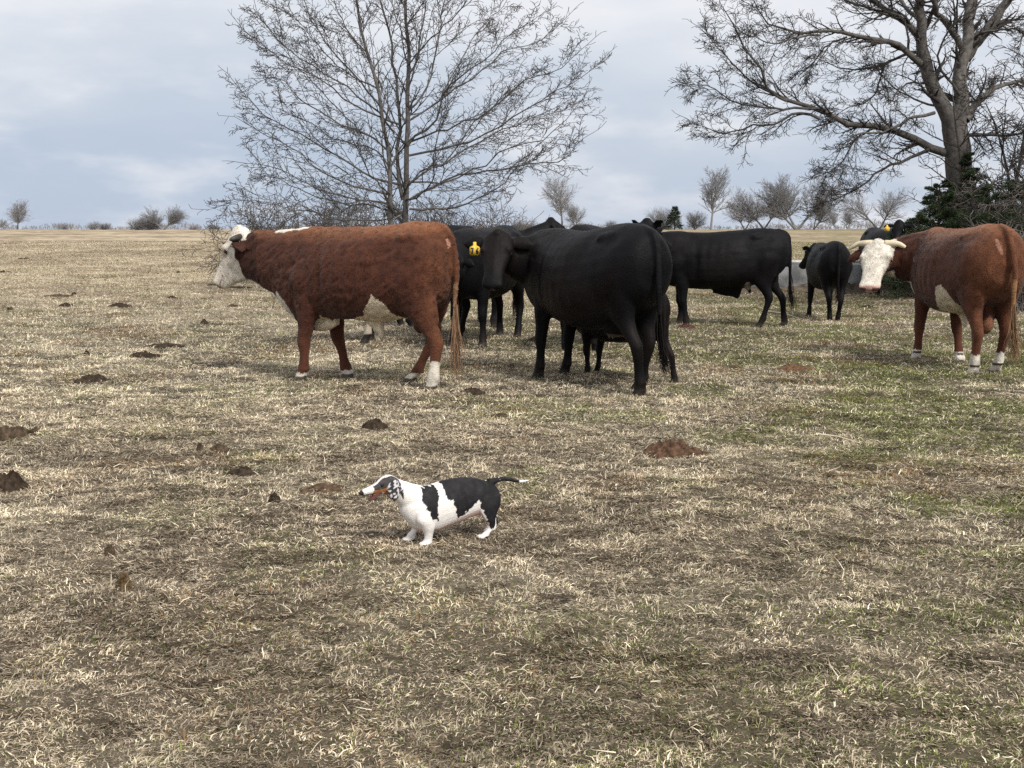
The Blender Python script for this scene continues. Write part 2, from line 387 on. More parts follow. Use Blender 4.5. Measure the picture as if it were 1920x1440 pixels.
def head_frame(axis, upish=(0, 0, 1)):
    A = np.array(axis, float); A /= np.linalg.norm(A); U = np.array(upish, float); S = np.cross(A, U); S /= np.linalg.norm(S); U = np.cross(S, A)
    return A, U, S                      # S points to the animal's right
def head_rings(O, A, U, S, tab, n=30, ex=.9):
    """tab rows: s, up, down, halfwidth_top, halfwidth_bottom"""
    tab = np.asarray(tab, float); ss = np.linspace(tab[0, 0], tab[-1, 0], n); v = hermite(tab, ss); R = []
    for s, (a, b, w1, w2) in zip(ss, v):
        c = spow(np.cos(ANG), ex); sn = spow(np.sin(ANG), ex); ww = np.where(sn > 0, w1, w1 + (w2 - w1) * (-sn))
        R.append(O + A * s + np.outer(c * ww, S) + np.outer(np.where(sn > 0, a * sn, b * sn), U))
    return R
def ear_rings(root, d, flat, L, W, T=0.013, droop=0.0, base=.35):
    d = np.array(d, float); d /= np.linalg.norm(d); fl = np.array(flat, float); fl -= d * (fl @ d); fl /= np.linalg.norm(fl); wd = np.cross(d, fl); R = []
    for t in np.linspace(0, 1, 14):
        w_ = W * .5 * (base + (1 - base) * math.sin(min(1, t / .45) * math.pi / 2)) * (1 - max(0, (t - .5) / .5) ** 2.2 * .97)
        c = np.array(root) + d * L * t + np.array([0, 0, -droop * t * t])
        cup = np.cos(ANG) ** 2 * w_ * .35                          # cupped leaf
        R.append(c + np.outer(np.cos(ANG) * w_, wd) + np.outer(np.sin(ANG) * T - cup + w_ * .17, fl))
    return R
def remesh(shell, voxel, smooth, name):
    v, f = shell.arrays()
    o = new_mesh('tmp', v, f); m = o.modifiers.new('r', 'REMESH'); m.mode = 'VOXEL'; m.voxel_size = voxel; m.use_smooth_shade = True
    s = o.modifiers.new('s', 'SMOOTH'); s.factor = .5; s.iterations = smooth
    dg = bpy.context.evaluated_depsgraph_get(); dg.update()
    me = bpy.data.meshes.new_from_object(o.evaluated_get(dg)); me.name = name
    old = o.data; bpy.data.objects.remove(o); bpy.data.meshes.remove(old)
    n = len(me.vertices); co = np.empty(n * 3, np.float32); me.vertices.foreach_get('co', co)
    nr = np.empty(n * 3, np.float32); me.vertices.foreach_get('normal', nr)
    me.polygons.foreach_set('use_smooth', np.ones(len(me.polygons), bool))
    return me, co.reshape(-1, 3).astype(float), nr.reshape(-1, 3).astype(float)
def seg_dist(P, a, b):
    a = np.array(a); b = np.array(b); ab = b - a; t = np.clip(((P - a) @ ab) / (ab @ ab), 0, 1); return np.linalg.norm(P - (a + t[:, None] * ab), axis=1), t
def fur(name, me, co, nr, col, n, length, width, parent, mat, lay=(-.6, 0, -.75), stand=.22, mess=.42, vary=.35, curl=0.0, mask=None, seed=0, clumpy=.55):
    r = np.random.default_rng(seed + 5)
    me.calc_loop_triangles(); T = np.empty(len(me.loop_triangles) * 3, np.int32); me.loop_triangles.foreach_get('vertices', T); T = T.reshape(-1, 3)
    a, b, c = co[T[:, 0]], co[T[:, 1]], co[T[:, 2]]; ar = np.linalg.norm(np.cross(b - a, c - a), axis=1)
    if mask is not None: ar = ar * mask[T[:, 0]]
    k = r.choice(len(T), n, p=ar / ar.sum()); u = r.uniform(0, 1, n); v = r.uniform(0, 1, n); fl = u + v > 1; u[fl] = 1 - u[fl]; v[fl] = 1 - v[fl]; w_ = 1 - u - v
    mixw = lambda X: X[T[k, 0]] * w_[:, None] + X[T[k, 1]] * u[:, None] + X[T[k, 2]] * v[:, None]
    P = mixw(co); Nn = mixw(nr); Nn /= np.linalg.norm(Nn, axis=1)[:, None] + 1e-9; C = col[T[k, 0]]
    ly = np.tile(np.array(lay, float), (n, 1))
    if curl:
        s = 22.
        ly = ly + curl * np.stack([n3(P, s, 1) - .5, n3(P, s, 2) - .5, n3(P, s, 3) - .5], 1) * 4
    ly = ly + r.normal(0, mess, (n, 3)); ly -= Nn * np.sum(ly * Nn, 1)[:, None]; ly /= np.linalg.norm(ly, axis=1)[:, None] + 1e-9
    D = ly + Nn * (stand * r.uniform(.5, 1.5, n))[:, None]; D /= np.linalg.norm(D, axis=1)[:, None]
    S = np.cross(D, Nn); S /= np.linalg.norm(S, axis=1)[:, None] + 1e-9
    L = length * r.uniform(.6, 1.4, n)[:, None] * (np.clip((P[:, 2:3]) / .5, .35, 1) if length > .01 else 1); W = width * r.uniform(.6, 1.4, n)[:, None]
    B = P - Nn * .002; M = B + D * L * .55; E = M + (D * .75 - Nn * .25 + r.normal(0, .25, (n, 3))) * L * .5
    V = np.empty((n, 5, 3), np.float32); V[:, 0] = B - S * W; V[:, 1] = B + S * W; V[:, 2] = M + S * W * .8; V[:, 3] = M - S * W * .8; V[:, 4] = E
    i = np.arange(n)[:, None] * 5
    br = (1 + r.normal(0, vary * .7, n)) * (1 + clumpy * ((n3(P, 24, 91) - .5) * 2 + (n3(P, 60, 93) - .5) * 1.6)); br = np.clip(br, .35, 2.2)[:, None]
    Cc = np.repeat((C * br)[:, None], 5, 1); Cc[:, 4] *= 1.15
    sn = Nn + D * .30 + r.normal(0, .09, (n, 3)); sn /= np.linalg.norm(sn, axis=1)[:, None]
    return new_mesh(name, V.reshape(-1, 3), [i + np.array([[0, 1, 2, 3]]), i + np.array([[3, 2, 4]])], mat, parent, col=Cc.reshape(-1, 3), nrm=np.repeat(sn[:, None], 5, 1).reshape(-1, 3))
def strands(name, root_pts, end_pts, nst, spread, rad, col, mat, parent, seed=0, seg=7, wav=.02):
    """a hank of hair: thin ribbons from a tail tip down"""
    r = np.random.default_rng(seed); a = np.array(root_pts, float); V = []; Fq = []; C = []; n = 0
    path = np.array([a] + [np.array(p, float) for p in end_pts]); t = np.linspace(0, 1, len(path))
    for s in range(nst):
        off = r.normal(0, 1, 3) * np.array([spread, spread, 0]); ln = r.uniform(.55, 1.0); st = r.uniform(0, .45)
        ph = r.uniform(0, 6.28); cc = np.array(col) * r.uniform(.6, 1.4); wdir = r.normal(0, 1, 3); wdir[2] = 0; wdir /= np.linalg.norm(wdir)
        for k in range(seg + 1):
            q = st + (ln - st) * k / seg if ln > st else st
            c = np.array([np.interp(q, t, path[:, i]) for i in range(3)])
            f = (k / seg)
            c = c + off * (.35 + .9 * f) * (1 if f < .75 else 1 - (f - .75) * 1.2) + wav * np.array([math.sin(ph + 5 * f), math.cos(ph + 4 * f), 0]) * f
            w_ = rad * (1 - .75 * f); V += [c - wdir * w_, c + wdir * w_]; C += [cc, cc]
            if k < seg: Fq.append((n, n + 1, n + 3, n + 2))
            n += 2
    return new_mesh(name, np.array(V), [np.array(Fq)], mat, parent, col=np.array(C), smooth=True)
def ball(name, c, r, mat, parent, n=10, m=14):
    V = []; 
    for i in range(n + 1):
        a = math.pi * i / n
        for j in range(m): V.append([c[0] + r[0] * math.sin(a) * math.cos(2 * math.pi * j / m), c[1] + r[1] * math.sin(a) * math.sin(2 * math.pi * j / m), c[2] + r[2] * math.cos(a)])
    f = [(i * m + j, i * m + (j + 1) % m, (i + 1) * m + (j + 1) % m, (i + 1) * m + j) for i in range(n) for j in range(m)]
    return new_mesh(name, np.array(V), np.array(f), mat, parent)

M_FUR_BLACK = mat_attr('black_coat', rough=.55, spec=.10, noise=.45, nscale=5, bump=.5, bscale=70)
M_FUR_RED = mat_attr('red_coat', rough=.85, spec=.15, noise=.28, nscale=14, bump=.8, bscale=70, sheen=.1)
M_HAIR = mat_attr('hair', rough=.7, spec=.25, noise=.1, nscale=20)
M_HAIR_BLACK = mat_attr('black_hair', rough=.45, spec=.06, noise=.1, nscale=20)
M_EYE = mat_plain('eye', (.012, .009, .008), rough=.12, spec=.6, noise=.1)
M_HORN_DARK = mat_plain('dark_horn', (.05, .042, .038), rough=.5, noise=.4, nscale=25)
M_HORN_PALE = mat_plain('pale_horn', (.62, .54, .38), rough=.45, noise=.12, nscale=18)
M_TAG = mat_plain('yellow_tag', (.78, .52, .07), rough=.45, noise=.04)
M_INK = mat_plain('tag_ink', (.03, .03, .03), rough=.6, noise=.1)
M_SKIN = mat_plain('pink_skin', (.50, .30, .24), rough=.6, noise=.12)

HEADTAB = [(-.05, .03, .05, .05, .04), (-.02, .07, .11, .09, .07), (.05, .085, .17, .115, .085), (.12, .085, .20, .122, .095), (.20, .08, .205, .128, .09), (.28, .068, .19, .102, .075), (.37, .058, .15, .082, .060), (.46, .052, .115, .078, .058), (.53, .050, .10, .086, .062), (.575, .038, .080, .080, .055), (.60, .012, .045, .05, .035)]
TRUNK = [(-.99, 1.26, 1.08, .06), (-.95, 1.36, .90, .17), (-.85, 1.43, .78, .245), (-.70, 1.465, .70, .29), (-.5, 1.465, .62, .30), (-.25, 1.44, .58, .335), (.0, 1.425, .555, .355), (.25, 1.415, .55, .345), (.45, 1.42, .56, .305), (.65, 1.43, .58, .26), (.85, 1.42, .62, .215), (1.0, 1.40, .70, .17), (1.1, 1.36, .80, .12), (1.16, 1.30, .95, .06)]
def cow(name, label, cat, loc, yaw, scale=1.0, trunk=TRUNK, feet=((.66, .17), (.56, -.17), (-.72, .16), (-.62, -.16)), poll=(1.5, 0, 1.45), haxis=(.55, 0, -.83), headtab=HEADTAB, hs=1.0, neck=None,
        tail_x=-.97, tail_pts=None, switch=None, voxel=.016, smooth=7, colour=None, furn=0, furlen=.018, furw=.0024, fmat=None, bmat=None, hmat=None, eardir=(.15, 1.0, -.12), earlen=.21, earw=.125,
        ears=(1, 1), extra=(), bull=0, group=None, switchcol=(.012, .01, .01), curl=0.0, leg_r=1.0, seed=0, horn=None, tagside=None, fvary=.35, hooves=True, headcurl=False, eye=True, droop=0.03, woolly=.004, earroot=.09, earflat=(.25, .9), eyew=1.0):
    root = thing(name, label, cat, (loc[0], loc[1], float(gheight(loc[0], loc[1])) - .014), math.radians(yaw), group)
    root.scale = (scale,) * 3
    sh = Shell(); O = np.array(poll, float); A, U, S = head_frame(haxis)
    sh.rings(trunk_rings(trunk))
    # neck from inside the chest to the back of the skull
    if neck is None:
        q = O + A * .10 - U * .05
        neck = [(.55, 0, 1.05, .33, .21), (.85, q[1] * .12, 1.08, .27, .17), (.5 * (1.0 + q[0]), q[1] * .5, .5 * (1.12 + q[2]), .215, .14), (q[0], q[1], q[2], .155, .115)]
    sh.rings(tube_rings(neck, 26))
    sh.rings([O + (np.array(R) - O) * hs for R in head_rings(O, A, U, S, headtab)])
    # brow and jaw muscle
    for sd in (-1, 1):
        c = O + (A * .185 + S * sd * .10 * eyew + U * .045) * hs; sh.rings(ell_rings(c, (.035, .035, .035)))
        c = O + (A * .16 + S * sd * .075 - U * .10) * hs; sh.rings(ell_rings(c, (.075, .06, .085)))
        if ears[0 if sd < 0 else 1]:
            d = A * eardir[0] + S * sd * eardir[1] + U * eardir[2] + np.array([0, 0, -.0]); rt = O + (A * .05 + S * sd * earroot - U * .03) * hs
            sh.rings(ear_rings(rt, d, A * earflat[0] + U * earflat[1], earlen, earw, droop=droop))
    # poll tuft
    sh.rings(ell_rings(O + A * .0 + U * .045, (.06, .06, .055)))
    # legs
    hoof_pts = []; legs = []
    g = leg_r
    for i, (fx, fy) in enumerate(feet):
        s = 1 if fy > 0 else -1
        if i < 2:
            tx = .60; ty = s * .165
            k = lambda z: (fx - tx) * (1 - z / .80) * .93 + tx
            yy = lambda z: ty + (fy - ty) * (1 - z / .8)
            P = [(tx - .03, s * .15, 1.15, .17, .10), (tx + .02, s * .19, .95, .185, .10), (k(.78) + .0, yy(.78), .78, .14 * g, .095), (k(.62), yy(.62), .62, .098 * g, .078), (k(.50), yy(.5), .50, .072 * g, .062), (k(.42) + .012, yy(.42), .42, .064 * g, .058), (k(.36) + .014, yy(.36), .36, .060 * g, .056), (k(.29), yy(.29), .29, .045 * g, .043), (k(.20) - .004, yy(.2), .20, .041 * g, .040), (k(.13) - .006, yy(.13), .13, .052 * g, .050), (k(.09) + .01, yy(.09), .09, .046 * g, .047), (fx + .0, fy, .055, .055, .052)]
        else:
            hx = max(0, tail_x + .97) * .8
            k = lambda z: (fx - (-.74)) * (1 - z / .95)
            yy = lambda z: s * .17 + (fy - s * .17) * min(1, (1 - z / 1.0) * 1.1)
            P = [(-.66 + hx, s * .15, 1.22, .19, .10), (-.64 + hx, s * .185, 1.02, .235, .125), (-.63 + hx * .7 + k(.82), yy(.82), .82, .205 * g, .12), (-.64 + k(.68), yy(.68), .68, .155 * g, .095), (-.70 + k(.57), yy(.57), .57, .098 * g, .07), (-.765 + k(.48), yy(.48), .48, .074 * g, .055), (-.79 + k(.42), yy(.42), .42, .064 * g, .052), (-.785 + k(.34), yy(.34), .34, .050 * g, .045), (-.765 + k(.22), yy(.22), .22, .043 * g, .041), (-.755 + k(.13), yy(.13), .13, .054 * g, .050), (-.745 + k(.09), yy(.09), .09, .048 * g, .047), (fx - .0, fy, .055, .056, .052)]
        sh.rings(leg_rings(P)); legs.append(P)
        for tside in (-1, 1):                                  # two claws and a dew claw
            cy = fy + tside * .026
            sh.rings(leg_rings([(fx - .012, cy, .085, .034, .022), (fx + .006, cy, .055, .045, .027), (fx + .02, cy, .025, .056, .030), (fx + .028, cy, .0, .062, .031)], 10))
            sh.rings(ell_rings((P[-3][0] - .045, fy + tside * .02, .115), (.016, .014, .02), 8))
        hoof_pts.append((fx, fy))
    # hip bones, shoulder points, tail
    for s in (-1, 1):
        sh.rings(ell_rings((-.54, s * .15, 1.31), (.20, .08, .09))); sh.rings(ell_rings((-.47, s * .195, 1.325), (.075, .055, .055))); sh.rings(ell_rings((tail_x + .09, s * .12, 1.18), (.07, .07, .12)))
    if tail_pts is None: tail_pts = [(tail_x + .16, 0, 1.425), (tail_x + .05, 0, 1.40), (tail_x - .015, 0, 1.30), (tail_x - .035, 0, 1.05), (tail_x - .04, 0, .8), (tail_x - .04, 0, .62)]
    nt_ = len(tail_pts); tr = np.interp(np.linspace(0, 1, nt_), [0, .2, .5, 1], [.042, .036, .03, .021])
    sh.rings(tube_rings([(*p, r_, r_) for p, r_ in zip(tail_pts, tr)], 26, up=(1, 0, .02)))
    for e in extra: sh.rings(e)
    me, co, nr = remesh(sh, voxel, smooth, 'body')
    # muscle and skin relief
    dz = (n3(co, 3.2, 4) - .5) * .030 + (n3(co, 9, 7) - .5) * .010
    dz *= np.clip((co[:, 2] - .45) / .3, .1, 1); hd = np.linalg.norm(co - (O + A * .3), axis=1); dz *= np.clip((hd - .3) / .2, .15, 1)
    rib = np.sin(co[:, 0] * 46 + co[:, 2] * 6) * .0035 * np.exp(-((co[:, 0] - .1) / .35) ** 2) * np.exp(-((co[:, 2] - .95) / .25) ** 2)
    fl_ = -.022 * np.exp(-((co[:, 0] + .32) / .10) ** 2 - ((co[:, 2] - 1.20) / .11) ** 2) - .016 * np.exp(-((co[:, 0] + .68) / .09) ** 2 - ((co[:, 2] - 1.33) / .06) ** 2)          # hollow flank
    elb = -.022 * np.exp(-((co[:, 0] - .38) / .05) ** 2 - ((co[:, 2] - .95) / .25) ** 2)            # crease behind the shoulder
    sock = -.013 * np.exp(-(((co - O) @ A / hs - .225) ** 2 + ((co - O) @ U / hs + .012) ** 2) / .030 ** 2) * (np.abs((co - O) @ S) > .06 * hs)
    nost = -.012 * np.exp(-(((co - O) @ A / hs - .585) ** 2 + (np.abs((co - O) @ S / hs) - .048) ** 2 + ((co - O) @ U / hs - .0) ** 2) / .018 ** 2)
    bridge = .007 * np.exp(-((co - O) @ S / .03) ** 2) * (((co - O) @ U) > 0) * np.exp(-(((co - O) @ A / hs - .36) / .15) ** 2)
    dz = dz + sock + nost + bridge
    wool = (.5 - np.abs(n3(co, 21, 77) - .5) * 4 + (n3(co, 45, 78) - .5)) * woolly * .55 * np.clip((.34 - (co - O) @ A / hs) / .12, .12, 1) * np.clip((co[:, 2] - .3) / .3, .2, 1)
    co = co + nr * (dz + rib + fl_ + elb + wool)[:, None]
    me.vertices.foreach_set('co', co.astype(np.float32).ravel()); me.update()
    hs_ = (co - O) @ A; hu = (co - O) @ U; hv = (co - O) @ S
    col = colour(co, nr, hs_, hu, hv, hoof_pts, legs)
    set_col(me, col); me.materials.append(bmat or M_FUR_BLACK)
    b = bpy.data.objects.new('body', me); COL.objects.link(b); b.parent = root
    if furn:
        fm = (co[:, 2] > .07).astype(float); mz = (hs_ > .50) & (np.abs(hv) < .12) & (np.abs(hu) < .2); fm[mz] = 0
        tl = (co[:, 0] < tail_x - .03); fm[tl] *= .6
        dens = np.where((hs_ > -.1) & (hs_ < .6) & (np.abs(hv) < .2) & (np.abs(hu + .05) < .25), 1.5, 1.0); fm *= dens
        fur('coat', me, co, nr, col, furn, furlen, furw, b, fmat or M_HAIR_BLACK, mask=fm, curl=curl, seed=seed, vary=fvary)
    if eye:
        for sd in (-1, 1):
            c = O + (A * .205 + S * sd * .114 * eyew + U * .006) * hs
            ball('eye', c, (.024, .024, .024), M_EYE, root)
    if horn:
        for sd, pts, ho in horn:
            hp = [O + A * a + S * sd * s_ + U * u for (a, s_, u, r_) in pts]; s2 = Shell()
            s2.rings(tube_rings([(*p, q[3], q[3]) for p, q in zip(hp, pts)], 14, up=(.3, .2, 1)))
            v, f = s2.arrays(); new_mesh('horn', v, f, ho, root)
    if switch: strands('tail_switch', tail_pts[-2], switch, 130, .028, .0035, switchcol, hmat or M_HAIR_BLACK, root, seed)
    ya = math.radians(yaw); FEET.extend((loc[0] + scale * (fx * math.cos(ya) - fy * math.sin(ya)), loc[1] + scale * (fx * math.sin(ya) + fy * math.cos(ya)), .10 * scale) for fx, fy in feet)
    return root, (O, A, U, S, hs)
def ear_tag(root, fr, sd, eardir, earlen, text=None, size=.075, face=None):
    """yellow two-part ear tag hanging from the ear, with its inked number"""
    O, A, U, S, hs = fr
    d = A * eardir[0] + S * sd * eardir[1] + U * eardir[2]; d /= np.linalg.norm(d)
    p = O + (A * .05 + S * sd * .095) * hs + d * earlen * .58
    f = np.array(face if face is not None else A, float); f[2] = 0; f /= np.linalg.norm(f); rgt = np.cross(np.array([0, 0, 1.]), f)
    # outline of a tag: narrow neck and a wide chamfered body
    o2 = [(-.18, 0), (.18, 0), (.2, -.42), (.55, -.62), (.62, -.75), (.62, -1.5), (.45, -1.68), (-.45, -1.68), (-.62, -1.5), (-.62, -.75), (-.55, -.62), (-.2, -.42)]
    b0 = p + f * .03; V = []; n = len(o2)
    for t in (0, .006):
        for x, z in o2: V.append(b0 + rgt * x * size + np.array([0, 0, z * size * .95]) + f * t)
    F_ = [tuple(range(n, 2 * n))], [tuple(range(n))[::-1]], [(i, (i + 1) % n, n + (i + 1) % n, n + i) for i in range(n)]
    tg = new_mesh('ear_tag', np.array(V), [np.array(x) for x in F_], M_TAG, root, smooth=False)
    if text:
        segs = {'7': [(-.5, 1, .5, 1), (.5, 1, -.1, -1)], '1': [(0, 1, 0, -1)], '6': [(.35, 1, -.35, .3), (-.4, .3, -.4, -.9), (-.4, -.95, .4, -.95), (.4, -.9, .4, -.05), (.4, 0, -.4, 0)], '4': [(.3, -1, .3, 1), (.3, 1, -.5, -.2), (-.5, -.2, .6, -.2)]}
        cx0 = -(len(text) - 1) * .5 * .6
        for k, ch in enumerate(text):
            V = []; Q = []; n = 0
            for (x0, z0, x1, z1) in segs[ch]:
                a = np.array([cx0 + k * .6 + x0 * .22, -1.12 + z0 * .32]); b_ = np.array([cx0 + k * .6 + x1 * .22, -1.12 + z1 * .32]); dd = (b_ - a) / np.linalg.norm(b_ - a); nn = np.array([-dd[1], dd[0]]) * .075; a = a - dd * .05; b_ = b_ + dd * .05
                for t_ in (.0085, .0065):
                    for q in (a - nn, b_ - nn, b_ + nn, a + nn): V.append(b0 + rgt * q[0] * size + np.array([0, 0, q[1] * size * .95]) + f * (t_ + .0002 * len(Q)))
                Q += [(n, n + 1, n + 2, n + 3), (n, n + 4, n + 5, n + 1), (n + 1, n + 5, n + 6, n + 2), (n + 2, n + 6, n + 7, n + 3), (n + 3, n + 7, n + 4, n)]; n += 8
            new_mesh('digit', np.array(V), [np.array(Q)], M_INK, tg, smooth=False)
    return tg

def col_black(tint=(1, 1, 1), brown=0.3, hoofs=(.03, .028, .026), extra=None):
    def f(co, nr, hs, hu, hv, feet, legs):
        c = np.tile(np.array([.0048, .0049, .0062]) * np.array(tint), (len(co), 1))
        k = np.clip(n3(co, 2.3, 31) * 2 - .8, 0, 1)[:, None] * brown
        c = c * (1 - k) + np.array([.019, .0125, .0095]) * k
        mz = (hs > .50) & (np.abs(hv) < .13) & (np.abs(hu) < .2); c[mz] = (.009, .0088, .0095)
        nose = (hs > .575) & (hu > -.06) & (np.abs(hv) < .10); c[nose] = (.060, .058, .062)
        ns = (hs > .57) & (np.hypot(np.abs(hv) - .05, hu) < .020); c[ns] = (.003, .003, .003)
        mo = (hs > .47) & (np.abs(hu + .062 + .1 * (hs - .5)) < .006); c[mo] = (.004, .004, .004)
        lowh = co[:, 2] < .062; c[lowh] = hoofs
        mud = np.clip((.2 - co[:, 2]) / .2, 0, 1)[:, None] * n3(co, 30, 3)[:, None] * .8
        c = c * (1 - mud) + np.array([.05, .038, .028]) * mud
        if extra: extra(co, c, hs, hu, hv)
        return c
    return f
RED = np.array([.068, .0235, .0135]); REDTOP = np.array([.205, .084, .039]); WHITE = np.array([.66, .61, .53]); PINKISH = np.array([.50, .31, .25])
def jag(co, sc, amp, s=0): return (n3(co, sc, s) - .5) * amp

# ------------------------------------------------------------------ the herd
def leg_mask(co, legs, k=1.12, zmax=.84):
    m = np.zeros(len(co), bool)
    for P in legs:
        P = np.array(P)
        for a, b in zip(P[:-1], P[1:]):
            if b[2] > zmax: continue
            d, t = seg_dist(co, a[:3], b[:3]); r = (a[3] + (b[3] - a[3]) * t) * k
            m |= (d < r) & (co[:, 2] < zmax)
    return m
def red_base(co, nr):
    k = np.clip((co[:, 2] - 1.30) / .14 + jag(co, 4, .9, 3), 0, 1)[:, None] * np.clip(nr[:, 2:3] * 1.3, 0, 1)  # back lighter where it faces up: sun-bleached hair plus sunlight painted in
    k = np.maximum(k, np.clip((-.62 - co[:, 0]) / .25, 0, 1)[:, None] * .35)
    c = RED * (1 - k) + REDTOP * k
    k2 = np.clip(n3(co, 3.5, 61) * 2.2 - 1.0, 0, 1)[:, None] * .4
    c = c * (1 - k2) + RED * .62 * k2
    lg = np.clip((.55 - co[:, 2]) / .2, 0, 1)[:, None] * .35
    return c * (1 - lg) + np.array([.105, .038, .020]) * lg
def white_(co, s=0): return WHITE * (1 + jag(co, 25, .22, s)[:, None])
def pack(P): return np.array(P, float)
def col_hereford_left(co, nr, hs, hu, hv, feet, legs):
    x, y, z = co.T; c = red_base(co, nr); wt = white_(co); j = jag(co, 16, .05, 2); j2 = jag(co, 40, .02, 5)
    leg = leg_mask(co, legs)
    zw = np.interp(x, [-.46, -.40, -.32, -.22, -.10, -.02, .12, .30, .45, .52, .58, .64], [.50, .66, .74, .84, .70, .63, .60, .585, .60, .66, .73, .74]) + j
    zw = zw + jag(co, 38, .05, 44)
    belly = (x > -.44) & (x < .62) & (z < zw) & (~leg) & (z > .36) & (np.abs(y) < .42)
    c[belly] = (wt * [1.0, .93, .80])[belly]
    chest = (x > .86 + j) & (z < .84) & (z > .55) & (z < .84 - .9 * np.abs(x - .98)) ; c[chest] = wt[chest]
    crest = (z > 1.375 + j2) & (np.abs(y) < .07 + j2) & (x < 1.06) & (x > .66); c[crest] = wt[crest]
    head = (hs > -.09) & (np.abs(hv) < .25) & (x > 1.22)
    ear = (np.abs(hv) > .118) & (hs < .13) & (hs > -.15) & (hu < -.02) & head
    facew = head & ((x > 1.475 + j * .6 + .16 * (z - 1.15)) | ((z > 1.31 + j2) & (x > 1.385 + j2)))
    jaw = (z < np.interp(x, [1.15, 1.25, 1.40, 1.7], [.0, .89, .935, .95]) + j2) & (x > 1.2); facew |= jaw
    c[facew] = wt[facew]
    brown = head & (~jaw) & (~facew); c[brown] = (RED * .6)
    c[ear] = RED * .62
    eyer = (np.hypot(hs - .22, (hu - .015) * 1.2) < .050 + j2 * .5) & (np.abs(hv) > .075); c[eyer] = (c[eyer] * .45 + np.array([.33, .20, .16]) * .55)
    mz = head & (hs > .572 + j2) & (hu > -.09); c[mz] = np.array([.46, .27, .21]) * (1 + jag(co, 60, .5)[mz][:, None])
    nos = head & (np.hypot(hs - .60, hu - .006) < .022) & (np.abs(hv) > .03); c[nos] = (.05, .03, .025)
    mouth = (np.abs(hu + .052 + .10 * (hs - .5)) < .0045) & (hs > .44) & (np.abs(hv) > .02); c[mouth] = (.18, .11, .09)
    for i, (fx, fy) in enumerate(feet):
        near = (np.hypot(x - fx, y - fy) < .17); h = (.085, .085, .27, .10)[i]
        sock = near & (z < h + j * .7); c[sock] = wt[sock] * .92
        hoof = near & (z < .055); c[hoof] = (.075, .062, .052)
    tail = (x < -.865) & (z < .95) & (np.abs(y) < .045); c[tail] = np.array([.20, .11, .06])
    bare_ = (x < -.78) & (np.hypot((y - .05) * 2.6, z - 1.29) < .045 + j2); c[bare_] = (.34, .18, .13)
    return c
HT_HERE = HEADTAB
trA = [(-.86, 1.26, 1.05, .06), (-.825, 1.37, .88, .17), (-.755, 1.435, .76, .245), (-.64, 1.475, .68, .29), (-.48, 1.485, .63, .30), (-.25, 1.455, .60, .335), (.0, 1.445, .59, .355), (.25, 1.435, .59, .345), (.45, 1.435, .585, .305), (.65, 1.44, .57, .26), (.85, 1.425, .60, .215), (1.0, 1.415, .70, .17), (1.1, 1.40, .80, .12), (1.16, 1.34, .95, .06)]
sheath = tube_rings([(.02, 0, .64, .09, .06), (-.04, 0, .57, .075, .045), (-.085, 0, .50, .045, .035), (-.10, 0, .44, .026, .026), (-.10, 0, .42, .012, .012)], 16, up=(1, 0, 0))
brisket = tube_rings([(.9, 0, .78, .16, .09), (.72, 0, .62, .14, .08), (.55, 0, .53, .07, .06), (.40, 0, .58, .05, .05)], 16)
hornsA = [(1, [(.0, .07, .05, .030), (.02, .13, .058, .028), (.05, .165, .05, .023), (.085, .185, .03, .014), (.10, .19, .02, .006)], M_HORN_DARK), (-1, [(.01, .08, -.045, .030), (.02, .14, -.05, .029), (.035, .175, -.045, .025), (.05, .195, -.035, .014), (.055, .20, -.03, .006)], M_HORN_DARK)]
cowA, frA = cow('hereford_cow', 'red Hereford with white face and short dark horn stubs standing side on, facing left', 'cow', (-1.28, 10.75), 152, trunk=trA,
    feet=((.68, .19), (.41, -.18), (-.77, .21), (-.30, -.17)), poll=(1.49, .02, 1.375), haxis=(.52, .03, -.85), hs=1.0, headtab=[(-.05, .03, .05, .05, .04), (-.02, .07, .13, .09, .07), (.05, .085, .20, .115, .085), (.12, .085, .245, .125, .095), (.20, .08, .275, .130, .09), (.28, .070, .285, .105, .07), (.37, .062, .255, .088, .055), (.46, .056, .175, .084, .052), (.53, .054, .13, .088, .055), (.575, .042, .10, .080, .05), (.60, .014, .055, .05, .035)], woolly=.014, neck=[(.55, 0, 1.06, .36, .22), (.85, 0, 1.08, .34, .20), (1.10, 0, 1.11, .30, .165), (1.30, 0, 1.15, .26, .14), (1.46, .01, 1.15, .21, .12)],
    tail_x=-.83, tail_pts=[(-.64, 0, 1.45), (-.78, 0, 1.415), (-.86, 0, 1.32), (-.90, .0, 1.05), (-.89, .01, .85), (-.885, .02, .72)], switch=[(-.89, .02, .55), (-.91, .03, .3), (-.93, .04, .06)], voxel=.013, colour=col_hereford_left,
    furn=62000, furlen=.021, furw=.0021, fmat=M_HAIR, bmat=M_FUR_RED, hmat=M_HAIR, extra=(sheath, brisket, ell_rings((-.52, .0, .60), (.075, .06, .12)), ell_rings((-.02, 0, .66), (.36, .17, .085))), switchcol=(.20, .12, .07), curl=1.1, seed=1,
    horn=hornsA, eardir=(-.02, .62, -.95), earlen=.21, earw=.15, earflat=(.8, -.5), leg_r=1.12, fvary=.3)
